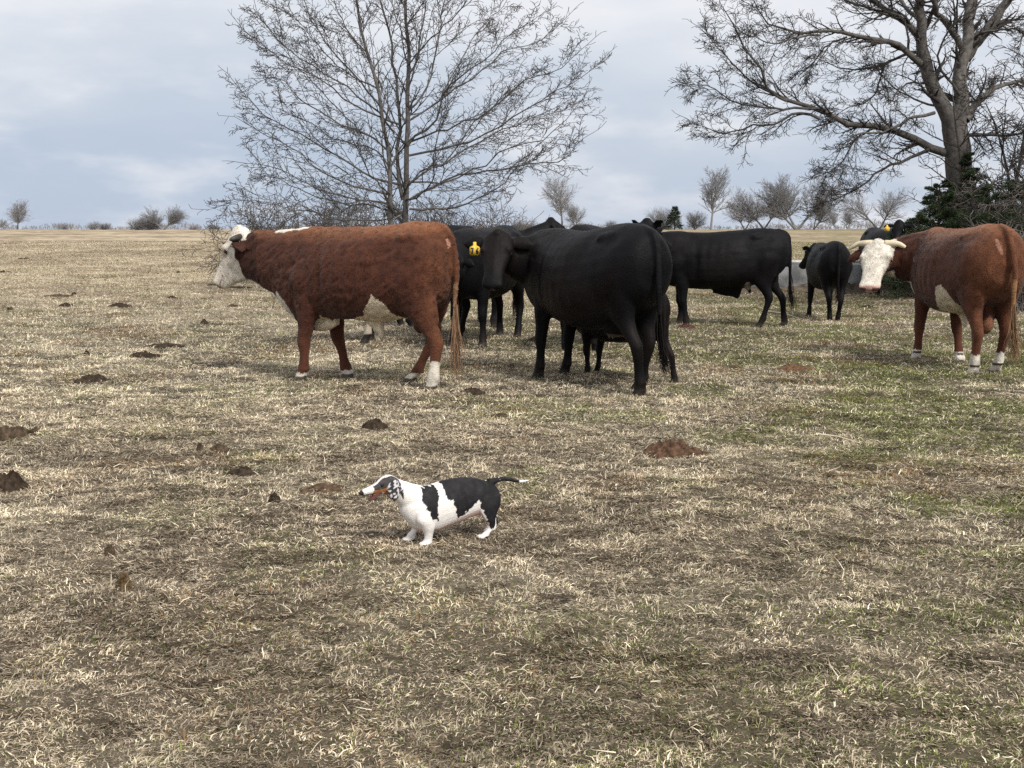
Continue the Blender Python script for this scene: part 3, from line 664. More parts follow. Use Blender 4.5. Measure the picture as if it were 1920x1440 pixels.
def col_bull(co, nr, hs, hu, hv, feet, legs):
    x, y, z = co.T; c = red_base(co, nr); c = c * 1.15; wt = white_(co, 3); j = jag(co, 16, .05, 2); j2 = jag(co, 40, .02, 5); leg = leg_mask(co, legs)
    zw = np.interp(x, [-.44, -.38, -.30, -.20, -.08, .05, .3, .50, .60], [.60, .80, .87, .84, .66, .60, .585, .60, .72]) + j
    zw = zw + jag(co, 38, .05, 45)
    belly = (x > -.42) & (x < .58) & (z < zw) & (~leg) & (z > .30); c[belly] = (wt * [1, .93, .82])[belly]
    chest = (x > .76 + j) & (z < .86) & (z > .5) & (y > -.02) & (~leg); c[chest] = wt[chest]
    head = (hs > -.10) & (np.abs(hv) < .28) & (np.abs(hu + .06) < .30) & (x > .5) & (hs < .8) & (y > .12)
    ear = (np.abs(hv) > .172) & (hs < .40) & (hs > -.16) & (np.abs(hv) < .52) & (x > .4) & (z > .85)
    fw = head & ((hu > -.10 + j) | (hs > .26 + j)); jaw = head & (hu < -.13) & (hs > .1); c[fw | jaw] = wt[fw | jaw]
    br = head & (hs < .30 + j) & (hu < -.02 + j) & (hu > -.15) & (np.abs(hv) > .08) & (hv < 0) & (hs > -.02); c[br] = RED * .7
    c[ear] = RED * .8
    eyer = (np.hypot(hs - .20, (hu - .015) * 1.2) < .036 + j2 * .5) & (np.abs(hv) > .075); c[eyer] = (.34, .22, .17)
    mz = head & (hs > .56 + j2) & (hu > -.09); c[mz] = np.array([.56, .35, .29]) * (1 + jag(co, 60, .4)[mz][:, None])
    nos = head & (np.hypot(hs - .585, hu + .0) < .022) & (np.abs(hv) > .03); c[nos] = (.12, .06, .05)
    sc = (np.hypot(x + .56, y) < .11) & (z < .74) & (z > .34) & (~leg); c[sc] = np.array([.21, .09, .05])
    for i, (fx, fy) in enumerate(feet):
        near = (np.hypot(x - fx, y - fy) < .17); h = (.13, .13, .22, .22)[i]
        sock = near & (z < h + j); c[sock] = wt[sock]
        hoof = near & (z < .042); c[hoof] = (.13, .11, .095)
        band = near & (np.abs(z - .108) < .014) & (np.hypot(x - fx + .05, y - fy) < .06); c[band] = (.08, .06, .05)
    tail = (x < -1.0) & (z < .95); c[tail] = np.array([.26, .13, .06])
    bare_ = (x < -.86) & (np.hypot((y - .075 - .25 * (z - 1.22)) * 4.0, z - 1.25) < .075 + j2 * 2); c[bare_] = (.33, .17, .115)
    return c
hornB = [(1, [(.0, .07, .04, .040), (.0, .14, .045, .034), (.0, .21, .035, .029), (.02, .27, .015, .022), (.04, .315, -.01, .014), (.05, .33, -.02, .006)], M_HORN_PALE), (-1, [(.0, .07, .04, .040), (.0, .14, .045, .034), (.0, .21, .035, .029), (.02, .27, .015, .022), (.04, .315, -.01, .014), (.05, .33, -.02, .006)], M_HORN_PALE)]
scrot = tube_rings([(-.56, 0, .80, .07, .06), (-.565, 0, .66, .07, .06), (-.57, 0, .52, .085, .075), (-.57, 0, .44, .07, .065), (-.57, 0, .40, .02, .02)], 16, up=(1, 0, 0))
bull, frBull = cow('hereford_bull', 'horned red Hereford bull seen from behind with white face turned back to the left', 'bull', (4.60, 12.0), 92, trunk=[(a, b + .0, c_, d_ * 1.10) for a, b, c_, d_ in TRUNK],
    feet=((.62, .21), (.35, -.16), (-.70, .15), (-.52, -.15)), poll=(.97, .54, 1.235), haxis=(-.50, .33, -.77), headtab=[(r[0], r[1], r[2], r[3] * 1.38, r[4] * 1.38) for r in HEADTAB], hs=1.0, woolly=.014,
    neck=[(.45, 0, 1.08, .34, .26), (.72, .04, 1.10, .31, .23), (.90, .18, 1.10, .27, .21), (.98, .34, 1.10, .22, .18), (.95, .50, 1.10, .16, .13)],
    tail_pts=[(-.78, 0, 1.43), (-.92, 0, 1.41), (-1.0, -.01, 1.28), (-1.04, -.05, 1.0), (-1.03, -.05, .8), (-1.03, -.06, .66)], switch=[(-1.03, -.06, .5), (-1.03, -.08, .3), (-1.05, -.08, .13)], voxel=.013, colour=col_bull,
    furn=56000, furlen=.021, furw=.0021, fmat=M_HAIR, bmat=M_FUR_RED, hmat=M_HAIR, extra=(sheath, scrot, ell_rings((-.02, 0, .66), (.36, .19, .09)), ell_rings((.72, 0, 1.2), (.3, .17, .24))), switchcol=(.22, .13, .07), curl=1.0, seed=2, horn=hornB, eardir=(.30, 1, -.10), earlen=.22, earw=.13, droop=.07, earroot=.135, eyew=1.33, leg_r=1.10)

trB = [(a, b - .02 * math.exp(-((a - .15) / .25) ** 2), c_ - .05 * math.exp(-((a + .15) / .4) ** 2), d_ * (1.06 + .08 * math.exp(-((a + .05) / .3) ** 2))) for a, b, c_, d_ in TRUNK]
udder = (ell_rings((-.40, 0, .60), (.17, .13, .13)), ell_rings((-.42, .05, .49), (.014, .014, .045), 8), ell_rings((-.36, .05, .49), (.014, .014, .045), 8), ell_rings((-.47, -.05, .49), (.014, .014, .045), 8))
def teat(co, c, hs, hu, hv):
    m = (co[:, 2] < .505) & (co[:, 2] > .42) & (np.abs(co[:, 0] + .40) < .1); c[m] = (.09, .075, .07)
    st = (np.abs(co[:, 0] - (.37 + .22 * (co[:, 2] - 1.0))) < .022 + .03 * np.exp(-((co[:, 2] - .80) / .13) ** 2)) & (co[:, 2] > .70) & (co[:, 2] < 1.18); c[st] *= .35
cowB, frB = cow('black_cow', 'large black cow in the middle with yellow ear tag, head turned back to the camera', 'cow', (.73, 10.65), 118, trunk=trB,
    feet=((.63, .20), (.72, -.14), (-.83, .03), (-.54, -.15)), hs=.96, earroot=.115, eyew=1.25, poll=(.97, .455, 1.345), haxis=(-.42, .34, -.84),
    neck=[(.50, 0, 1.08, .33, .24), (.78, .03, 1.10, .29, .20), (.95, .16, 1.12, .24, .17), (1.0, .30, 1.16, .19, .14), (.96, .44, 1.20, .14, .11)],
    tail_pts=[(-.80, 0, 1.41), (-.93, 0, 1.38), (-1.0, 0, 1.25), (-1.03, 0, 1.0), (-1.03, -.01, .8), (-1.03, -.02, .7)], switch=[(-1.03, -.03, .5), (-1.05, -.06, .32), (-1.07, -.10, .17)], voxel=.013,
    colour=col_black(extra=teat, brown=.6), furn=36000, furlen=.012, furw=.0018, extra=udder, seed=3, fvary=.2, headtab=[(r[0], r[1], r[2], r[3] * 1.30, r[4] * 1.28) for r in HEADTAB], eardir=(.05, 1, -.0), earlen=.235, earw=.155, group='black cattle of the herd', curl=.3, droop=.01)
ear_tag(cowB, frB, 1, (.05, 1, -.05), .235, '76', .080, face=(-.86, .50, 0))

def black(name, label, loc, yaw, feet, poll, hax, scale=1.0, neck=None, cat='cow', extra=(), furn=9000, tint=(1, 1, 1), brown=.3, seed=5, tail=True, ears=(1, 1), trunk=TRUNK, switch=None, eardir=(.05, 1, -.05), ex2=None, earlen=.21, eye=True):
    return cow(name, label, cat, loc, yaw, scale, trunk=trunk, feet=feet, poll=poll, haxis=hax, neck=neck, voxel=.018, smooth=6, colour=col_black(tint, brown, extra=ex2), furn=furn, furlen=.015, furw=.003, extra=extra, seed=seed,
               switch=switch or [(-1.02, 0, .5), (-1.03, .0, .3), (-1.03, .0, .15)], group='black cattle of the herd', eardir=eardir, earlen=earlen, ears=ears, eye=eye)
ST = ((.66, .17), (.56, -.17), (-.76, .16), (-.62, -.16))
def white_teat(co, c, hs, hu, hv):
    m = (np.hypot(co[:, 0] + .385, (co[:, 2] - .60) * .6) < .045) & (co[:, 1] > .02); c[m] = (.30, .27, .25)
black('black_cow', 'black cow standing side on, head low, with a pointed flap hanging under its belly', (3.04, 17.1), 172, ((.50, .16), (.60, -.17), (-.58, .17), (-.97, -.15)), (1.12, .20, 1.02), (.05, .42, -.88),
      neck=[(.5, 0, 1.05, .34, .22), (.8, .03, 1.03, .31, .18), (1.0, .10, .98, .25, .15), (1.12, .22, .92, .17, .12)], scale=.965,
      extra=(tube_rings([(-.14, 0, .64, .32, .10), (-.18, 0, .56, .20, .07), (-.22, 0, .49, .10, .045), (-.24, 0, .44, .045, .03), (-.245, 0, .41, .015, .015)], 16, up=(1, 0, 0)), tube_rings([(-.35, 0, .66, .07, .05), (-.40, 0, .58, .045, .04), (-.44, 0, .50, .02, .02)], 12, up=(1, 0, 0))), furn=14000, seed=6, ex2=white_teat,
      trunk=[(a, b - .02 * math.exp(-((a - .35) / .2) ** 2), c_, d_) for a, b, c_, d_ in TRUNK], switch=[(-1.02, 0, .5), (-1.05, .0, .35), (-1.08, .0, .22)])
black('black_calf', 'young black cow seen from behind, standing between the trough and the horned bull', (5.02, 18.75), 86, ((.62, .20), (.5, -.17), (-.72, .07), (-.72, -.07)), (1.12, .02, 1.33), (.6, .3, -.6), scale=.86, furn=9000, seed=7, cat='calf', eardir=(.0, .9, .55),
      switch=[(-1.0, 0, .55), (-1.0, 0, .45), (-1.0, 0, .38)])
cT, fT = black('black_cow', 'black cow behind the horned bull, looking over its back with a yellow ear tag', (8.08, 25.9), -93, ST, (1.25, .05, 1.55), (.45, -.25, -.80), scale=1.0, neck=[(.5, 0, 1.1, .33, .24), (.8, 0, 1.15, .27, .19), (1.05, .03, 1.26, .2, .15), (1.22, .05, 1.36, .15, .12)], furn=6000, seed=8, brown=.1, eardir=(0, 1, .05), earlen=.25)
ear_tag(cT, fT, 1, (0, 1, .05), .25, None, .085, face=(1, -.3, 0))
black('black_cow', 'black cow walking towards the camera with lowered head beside the red Hereford rump', (-.30, 14.75), 250, ((.62, .17), (.70, -.19), (-.62, .17), (-.84, -.16)), (1.20, .05, 1.10), (.40, -.1, -.90),
      neck=[(.5, 0, 1.08, .33, .22), (.85, .0, 1.08, .29, .18), (1.05, .02, 1.05, .22, .15), (1.2, .04, .99, .16, .12)], furn=9000, seed=9)
black('black_cow', 'black cow hidden behind the red Hereford except for its rump and hooves', (-1.28, 15.0), 213, ((.72, .12), (.50, -.17), (-.60, .16), (-.78, -.15)), (1.45, 0, 1.15), (.55, 0, -.83), furn=5000, seed=10, eye=False,
      ex2=lambda co, c, hs, hu, hv: c.__setitem__((co[:, 0] > .5) & (co[:, 2] < .32) & (co[:, 2] > .12) & (co[:, 1] > 0), np.array([.30, .26, .21])))
black('black_cow', 'black cow at the back of the group, only head and shoulder showing', (-.85, 17.0), 8, ST, (1.42, .1, 1.50), (.75, .05, -.5), furn=5000, seed=11)
black('black_cow', 'black cow behind the middle cow with its two ears sticking up over her rump', (1.10, 14.1), 63, ((.66, .17), (.60, -.17), (-.74, .16), (-.66, -.18)), (1.34, -.02, 1.47), (.7, -.2, -.45), furn=7000, seed=12, eardir=(-.35, .75, .55), earlen=.22)
black('black_calf', 'small black calf tucked in behind the middle cow, brownish hind leg showing by her tail', (1.02, 11.12), 125, ((.62, .12), (.72, -.15), (-.74, .12), (-.93, -.30)), (1.2, -.15, 1.30), (.55, -.2, -.63), scale=.62, furn=8000, seed=13, cat='calf', tint=(1.8, 1.35, 1.15), brown=.8)

# ------------------------------------------------------------------ the dog
PIP = lambda x, z, poly: _pip(x, z, np.array(poly))
def _pip(x, y, p):
    ins = np.zeros(len(x), bool); n = len(p)
    for i in range(n):
        x0, y0 = p[i]; x1, y1 = p[(i + 1) % n]
        c = ((y0 > y) != (y1 > y)) & (x < (x1 - x0) * (y - y0) / (y1 - y0 + 1e-12) + x0); ins ^= c
    return ins
def build_dog():
    root = thing('dog', 'small white dachshund with black patches standing alone on the grass, mouth open', 'dog', (-.262, 5.235, float(gheight(-.262, 5.235)) - .003), math.radians(206))
    sh = Shell()
    tr = [(-.226, .195, .15, .015), (-.212, .222, .125, .038), (-.172, .250, .102, .054), (-.11, .272, .100, .062), (-.04, .284, .083, .065), (.04, .281, .062, .072), (.11, .268, .048, .078), (.17, .259, .055, .076), (.212, .247, .085, .062), (.242, .232, .118, .046), (.262, .215, .15, .020)]
    sh.rings(trunk_rings(tr, 50, ex=.95))
    sh.rings(tube_rings([(.14, 0, .18, .078, .062), (.20, 0, .208, .068, .055), (.245, 0, .238, .054, .047), (.285, 0, .266, .043, .040), (.315, 0, .284, .038, .038)], 22))
    O = np.array((.282, 0, .293)); A, U, S = head_frame((.187, 0, -.038))
    HSC = .92; R = lambda t: head_rings(O, A, U, S, [tuple(q * HSC for q in r) for r in t], 30, ex=1.0)
    sh.rings(R([(-.012, .012, .015, .014, .014), (.005, .032, .036, .034, .03), (.03, .046, .048, .043, .038), (.06, .044, .048, .042, .036), (.082, .033, .041, .035, .031), (.10, .0240, .031, .029, .027), (.125, .0185, .025, .024, .023), (.15, .0150, .021, .021, .020), (.170, .0125, .018, .018, .017), (.182, .006, .011, .009, .009)]))
    sh.rings(tube_rings([(.335, 0, .262, .014, .022), (.365, 0, .247, .012, .019), (.388, 0, .2345, .0095, .0145), (.404, 0, .2255, .008, .011), (.413, 0, .222, .003, .004)], 18))      # lower jaw
    sh.rings(ell_rings(O + A * .169 + U * -.001, (.0095, .0105, .0085)))
    for s in (-1, 1):
        sh.rings(ell_rings(O + A * .07 + S * s * .022 + U * .022, (.014, .012, .012), 10))
        sh.rings(ear_rings(O + A * .018 + S * s * .036 + U * .022, (.10 if s < 0 else -.35, -s * .28, -1.0), (.1, -s * 1.0, -.05), .094, .066, T=.006, base=.6))
    # legs: short, the fore paws turned out a little
    for (fx, fy, kx) in ((.155, .050, .155), (.195, -.052, .17)):
        s = 1 if fy > 0 else -1
        sh.rings(leg_rings([(.17, s * .052, .16, .045, .030), (.168, s * .060, .12, .042, .030), (kx, s * .058, .085, .032, .027), (kx - .004, s * .054, .055, .0215, .021), (fx - .004, s * .052, .032, .0185, .019), (fx, fy, .018, .022, .022), (fx + .006, fy, .009, .028, .024)], 24))
        for k, (dx, dy) in enumerate(((.020, -.016), (.027, -.006), (.026, .006), (.018, .016))): sh.rings(ell_rings((fx + dx, fy + dy + s * .003, .009), (.014, .0075, .0095), 8))
    for (fx, fy) in ((-.13, .045), (-.205, -.045)):
        s = 1 if fy > 0 else -1; d = fx + .155
        sh.rings(leg_rings([(-.160, s * .036, .20, .055, .030), (-.160 + d * .1, s * .045, .155, .053, .031), (-.158 + d * .3, s * .048, .118, .042, .027), (-.168 + d * .55, s * .05, .085, .027, .021), (-.182 + d * .75, s * .048, .060, .019, .016), (-.180 + d * .9, s * .046, .040, .0155, .0155), (fx - .006, fy, .020, .018, .017), (fx + .002, fy, .008, .024, .020)], 24))
        for k, (dx, dy) in enumerate(((.018, -.014), (.026, -.005), (.025, .005), (.017, .014))): sh.rings(ell_rings((fx + dx, fy + dy, .008), (.013, .007, .009), 8))
    sh.rings(tube_rings([(-.17, 0, .245, .022, .022), (-.205, 0, .252, .014, .014), (-.235, 0, .258, .011, .011), (-.275, 0, .252, .0095, .0095), (-.315, 0, .240, .008, .008), (-.35, 0, .236, .0065, .0065), (-.385, 0, .240, .003, .003)], 30))
    me, co, nr = remesh(sh, .0038, 5, 'body')
    x, y, z = co.T; hs = (co - O) @ A; hu = (co - O) @ U; hv = (co - O) @ S
    jg = (n3(co, 90, 4) - .5) * .030; xx = x + jg + (n3(co, 170, 14) - .5) * .012; zz = z + (n3(co, 80, 8) - .5) * .03 + (n3(co, 170, 18) - .5) * .012
    W = np.array([.80, .77, .74]); BLK = np.array([.012, .0115, .013]); TANC = np.array([.42, .17, .055])
    c = np.tile(W, (len(co), 1)) * (1 + (n3(co, 40, 2) - .5)[:, None] * .08)
    belly = (z < np.interp(x, [-.2, -.1, .1, .2], [.15, .14, .07, .08])) & (z > .04) & (nr[:, 2] < -.2) & (np.abs(y) < .06); c[belly] = (.62, .47, .43)
    sad = _pip(xx, zz, np.array([(.083, .34), (.023, .34), (-.17, .33), (-.25, .245), (-.25, .138), (-.195, .054), (-.165, .043), (-.142, .07), (-.098, .179), (-.059, .157), (-.014, .125), (.014, .105), (.019, .149), (.04, .196), (.068, .201)]))
    shd = _pip(xx, zz, np.array([(.180, .262), (.105, .264), (.1, .214), (.111, .19), (.108, .118), (.139, .117), (.16, .169), (.176, .212)])) & (y > 0)
    sad2 = _pip(xx, zz, np.array([(.09, .34), (-.17, .33), (-.25, .2), (-.2, .09), (-.1, .17), (.02, .17)])) & (y < 0)
    sad &= (y > -.01); bk = sad | shd | sad2
    tailc = (x < -.225) & (x > -.325 + jg); bk |= tailc
    c[bk] = BLK * (1 + 1.2 * np.clip(n3(co, 60, 12)[bk][:, None] * 2 - .8, 0, 1))
    head = (hs > -.03) & (np.abs(hu) < .1) & (hs < .22) & (x > .262)
    dark = head & (hs > -.01) & (hs < .112 + jg) & (hu > -.012 + jg * .5) & (hu < .0385) & (np.abs(hv) > .012); c[dark] = np.array([.05, .045, .045]) * (1 + 2.2 * np.clip(n3(co, 120, 14)[dark][:, None] * 2 - 1, 0, 1))
    tn = head & (hs > .025) & (hs < .118 + jg) & (hu <= -.002 + jg) & (hu > -.05) & (np.abs(hv) > .012); c[tn] = TANC * (1 + (n3(co, 70, 3) - .5)[tn][:, None] * .8)
    ear = head & (np.abs(hv) > .0405) & (hs < .07); ek = n3(co, 150, 21)[ear]; c[ear] = np.where((ek > .47)[:, None], np.array([.03, .028, .03]), np.array([.55, .54, .55]))
    lowear = ear & (hu < -.05); c[lowear] = (.04, .03, .028)
    earf = ear & (hv > 0); c[earf] = (.05, .045, .045)
    ejaw = (z < .262 - (x - .335) * .42 + .008) & (x > .345) & (z > .2); c[ejaw & (nr[:, 2] > .1)] = (.13, .04, .038); c[ejaw & (nr[:, 2] <= .1)] = (.12, .07, .06); c[ejaw & (nr[:, 2] <= -.5)] = (.5, .42, .38)
    c[(hs > .10) & (hs < .165) & (hu < -.004) & (nr[:, 2] < -.62)] = (.16, .05, .05)
    nose = hs > .159; c[nose] = (.035, .022, .022)
    set_col(me, c); mt = mat_attr('dog_coat', rough=.65, spec=.2, noise=.08, nscale=60, bump=.35, bscale=220); me.materials.append(mt)
    b = bpy.data.objects.new('body', me); COL.objects.link(b); b.parent = root
    fm = np.ones(len(co)); fm[hs > .12] = 0; fm[z < .02] = 0; fm[(x > .33) & (z < .265)] = 0
    fur('coat', me, co, nr, c, 24000, .0052, .0006, b, M_HAIR, lay=(-.9, 0, -.5), stand=.16, mess=.22, mask=fm, vary=.12, seed=3)
    for s in (-1, 1): ball('eye', O + A * .075 + S * s * .0315 + U * .014, (.006, .006, .006), M_EYE, root)
    s2 = Shell(); s2.rings(tube_rings([(.350, 0, .258, .003, .012), (.378, 0, .2475, .0028, .010), (.392, 0, .240, .0028, .008), (.399, 0, .236, .001, .002)], 12))
    v, f = s2.arrays(); new_mesh('tongue', v, f, mat_plain('tongue', (.20, .05, .055), rough=.4, noise=.1), root)
    return root
build_dog()

def foot_grass():
    n = 95; X = []; Y = []; 
    feet = FEET + [(-.262 + .9 * 0 + fx * math.cos(math.radians(206)) - fy * math.sin(math.radians(206)), 5.235 + fx * math.sin(math.radians(206)) + fy * math.cos(math.radians(206)), .035) for fx, fy in ((.16, .05), (.2, -.052), (-.125, .045), (-.2, -.045))]
    R_ = []
    for x, y, r in feet:
        a = rng.uniform(0, 6.28, n); q = r * (.55 + .9 * rng.uniform(0, 1, n)); X.append(x + q * np.cos(a)); Y.append(y + q * np.sin(a)); R_.append(np.full(n, r))
    X = np.concatenate(X); Y = np.concatenate(Y); R_ = np.concatenate(R_); m = len(X); k = rng.uniform(0, 1, m)[:, None]
    c = (TAN * .75 * (1 - k) + STRAW * k); gm = rng.uniform(0, 1, m) < .12; c[gm] = np.array([.17, .20, .07])
    o = blades('grass', X, Y, R_ * rng.uniform(.28, .62, m) + .006, rng.uniform(.0022, .004, m) * np.maximum(Y / 6, 1) ** .7 * np.where(R_ < .05, .7, 1), np.clip(rng.normal(.75, .3, m), .1, 1.3), rng.uniform(0, 6.28, m), c, GRASSMAT)
    tag(o, 'slightly longer dry blades standing around the hooves and paws', 'grass', kind='stuff')
foot_grass()

# ------------------------------------------------------------------ bare trees
class Wood:
    def __init__(s): s.b = {}
    def add(s, P, R_, k):
        P = np.asarray(P, float); s.b.setdefault((len(P), k), []).append((P, R_))
    def build(s, name, mat, parent, col):
        V = []; Q = []; C = []; n = 0
        for (m, k), L in s.b.items():
            P = np.array([l[0] for l in L]); R_ = np.array([l[1] for l in L]); T = np.gradient(P, axis=1); T /= np.linalg.norm(T, axis=2)[..., None] + 1e-9
            ref = np.tile(np.array([.31, .87, .12]), (len(L), m, 1)); ref[np.abs(T[..., 1]) > .9] = (1, .1, .2)
            A_ = np.cross(T, ref); A_ /= np.linalg.norm(A_, axis=2)[..., None] + 1e-9; B_ = np.cross(T, A_)
            a = np.linspace(0, 2 * math.pi, k, endpoint=False)
            W_ = P[:, :, None] + (A_[:, :, None] * np.cos(a)[None, None, :, None] + B_[:, :, None] * np.sin(a)[None, None, :, None]) * R_[:, :, None, None]
            V.append(W_.reshape(-1, 3)); base = n + np.arange(len(L))[:, None, None] * m * k; i = np.arange(m - 1)[None, :, None] * k; j = np.arange(k)[None, None]; j2 = (j + 1) % k
            Q.append(np.stack([base + i + j, base + i + j2, base + i + k + j2, base + i + k + j], -1).reshape(-1, 4)); n += len(L) * m * k
            cc = np.array(col)[None] * rng.uniform(.75, 1.25, (len(L), 1)); C.append(np.repeat(cc, m * k, 0))
        return new_mesh(name, np.concatenate(V), [np.concatenate(Q)], mat, parent, col=np.concatenate(C))
def rv(s): return Vector((random.gauss(0, s), random.gauss(0, s), random.gauss(0, s)))
def grow(W, p, d, L, r, lvl, sp):
    """one branch with its own branches; sp: parameters of the species"""
    n = max(3, min(9, int(L / sp['seg']) + 1)); st = L / n; pts = [p.copy()]; rad = [r]; q = p.copy(); dd = d.normalized()
    tip = sp['tip']; zz = 1 if random.random() < .5 else -1; side = dd.cross(Vector((0, 0, 1)))
    if side.length < .1: side = Vector((1, 0, 0))
    side.normalize()
    for i in range(n):
        dd = (dd + rv(sp['jit']) + Vector((0, 0, sp['up'][min(lvl, len(sp['up']) - 1)])) * (st / .4)).normalized()
        q = q + dd * st; pts.append(q.copy()); f = (i + 1) / n; rr = max(tip, r * (1 - f) ** .8 + tip * f); rad.append(rr)
        if lvl < sp['max']:
            c = sp['kids'][min(lvl, len(sp['kids']) - 1)] * st / L; ang_ = sp['ang'] if isinstance(sp['ang'][0], (int, float)) else sp['ang'][min(lvl, len(sp['ang']) - 1)]; len_ = sp['len'] if isinstance(sp['len'][0], (int, float)) else sp['len'][min(lvl, len(sp['len']) - 1)]
            if f < .18 and lvl == 0: continue
            nk = int(c) + (1 if random.random() < c - int(c) else 0)
            for _ in range(nk):
                zz = -zz; an = math.radians(random.uniform(*ang_)); ax = random.uniform(-1, 1) * 1.2 + (0 if zz > 0 else math.pi)
                u = side * math.cos(ax) + side.cross(dd) * math.sin(ax)
                nd = dd * math.cos(an) + u * math.sin(an)
                cl = L * random.uniform(*len_) * (1 - .55 * f)
                grow(W, q.copy(), nd, max(cl, sp['min']), max(tip, rr * .62), lvl + 1, sp)
    W.add([tuple(v) for v in pts], rad, 6 if r > .03 else (4 if r > .012 else 3))
def limb(W, px, D, dep, r0, r1, sp, kids=9, klen=(.5, 1.1), sides=8, up0=0.0, n=14, lvl=1):
    """a main limb given by points of its outline seen from the camera, at its own depth; then its branches grow in space"""
    P = []; m = len(px)
    for i, (u, v) in enumerate(px): P.append(at(u, v, D + dep[0] + (dep[1] - dep[0]) * (i / (m - 1)) ** 1.1))
    P = np.array(P); t = np.concatenate([[0], np.cumsum(np.linalg.norm(np.diff(P, axis=0), axis=1))]); Ls = t[-1]
    q = hermite(np.column_stack([t, P]), np.linspace(0, Ls, n)); q[1:-1] += rng.normal(0, Ls * .006, (n - 2, 3)); R_ = r0 + (r1 - r0) * np.linspace(0, 1, n) ** .85
    W[0].add(q, list(R_), sides)
    for i in range(1, n):
        f = i / (n - 1)
        if f < .12: continue
        d = Vector(q[i] - q[i - 1]).normalized(); side = d.cross(Vector((0, 0, 1))).normalized()
        c = kids / (n - 1) * (.5 + f); nk = int(c) + (random.random() < c - int(c))
        for _ in range(nk):
            an = math.radians(random.uniform(*(sp['ang'] if isinstance(sp['ang'][0], (int, float)) else sp['ang'][0]))); ax = random.uniform(0, 2 * math.pi); u = side * math.cos(ax) + side.cross(d) * math.sin(ax)
            grow(W[1], Vector(q[i - 1] + (q[i] - q[i - 1]) * random.random()), d * math.cos(an) + u * math.sin(an), random.uniform(*klen) * (1.1 - .6 * f), max(sp['tip'], R_[i] * .5), lvl, sp)
    grow(W[1], Vector(q[-1]), Vector(q[-1] - q[-2]), klen[1] * .5, r1, lvl + 1, sp)
BARK = mat_attr('bark', rough=.9, spec=.1, noise=.35, nscale=12, bump=.6, bscale=25)
TWIG = mat_attr('twigs', rough=.9, spec=.08, noise=.2, nscale=4)
def Zc(pts, s=2.4, x0=380, y0=0): return [(x0 + x / s, y0 + y / s) for x, y in pts]

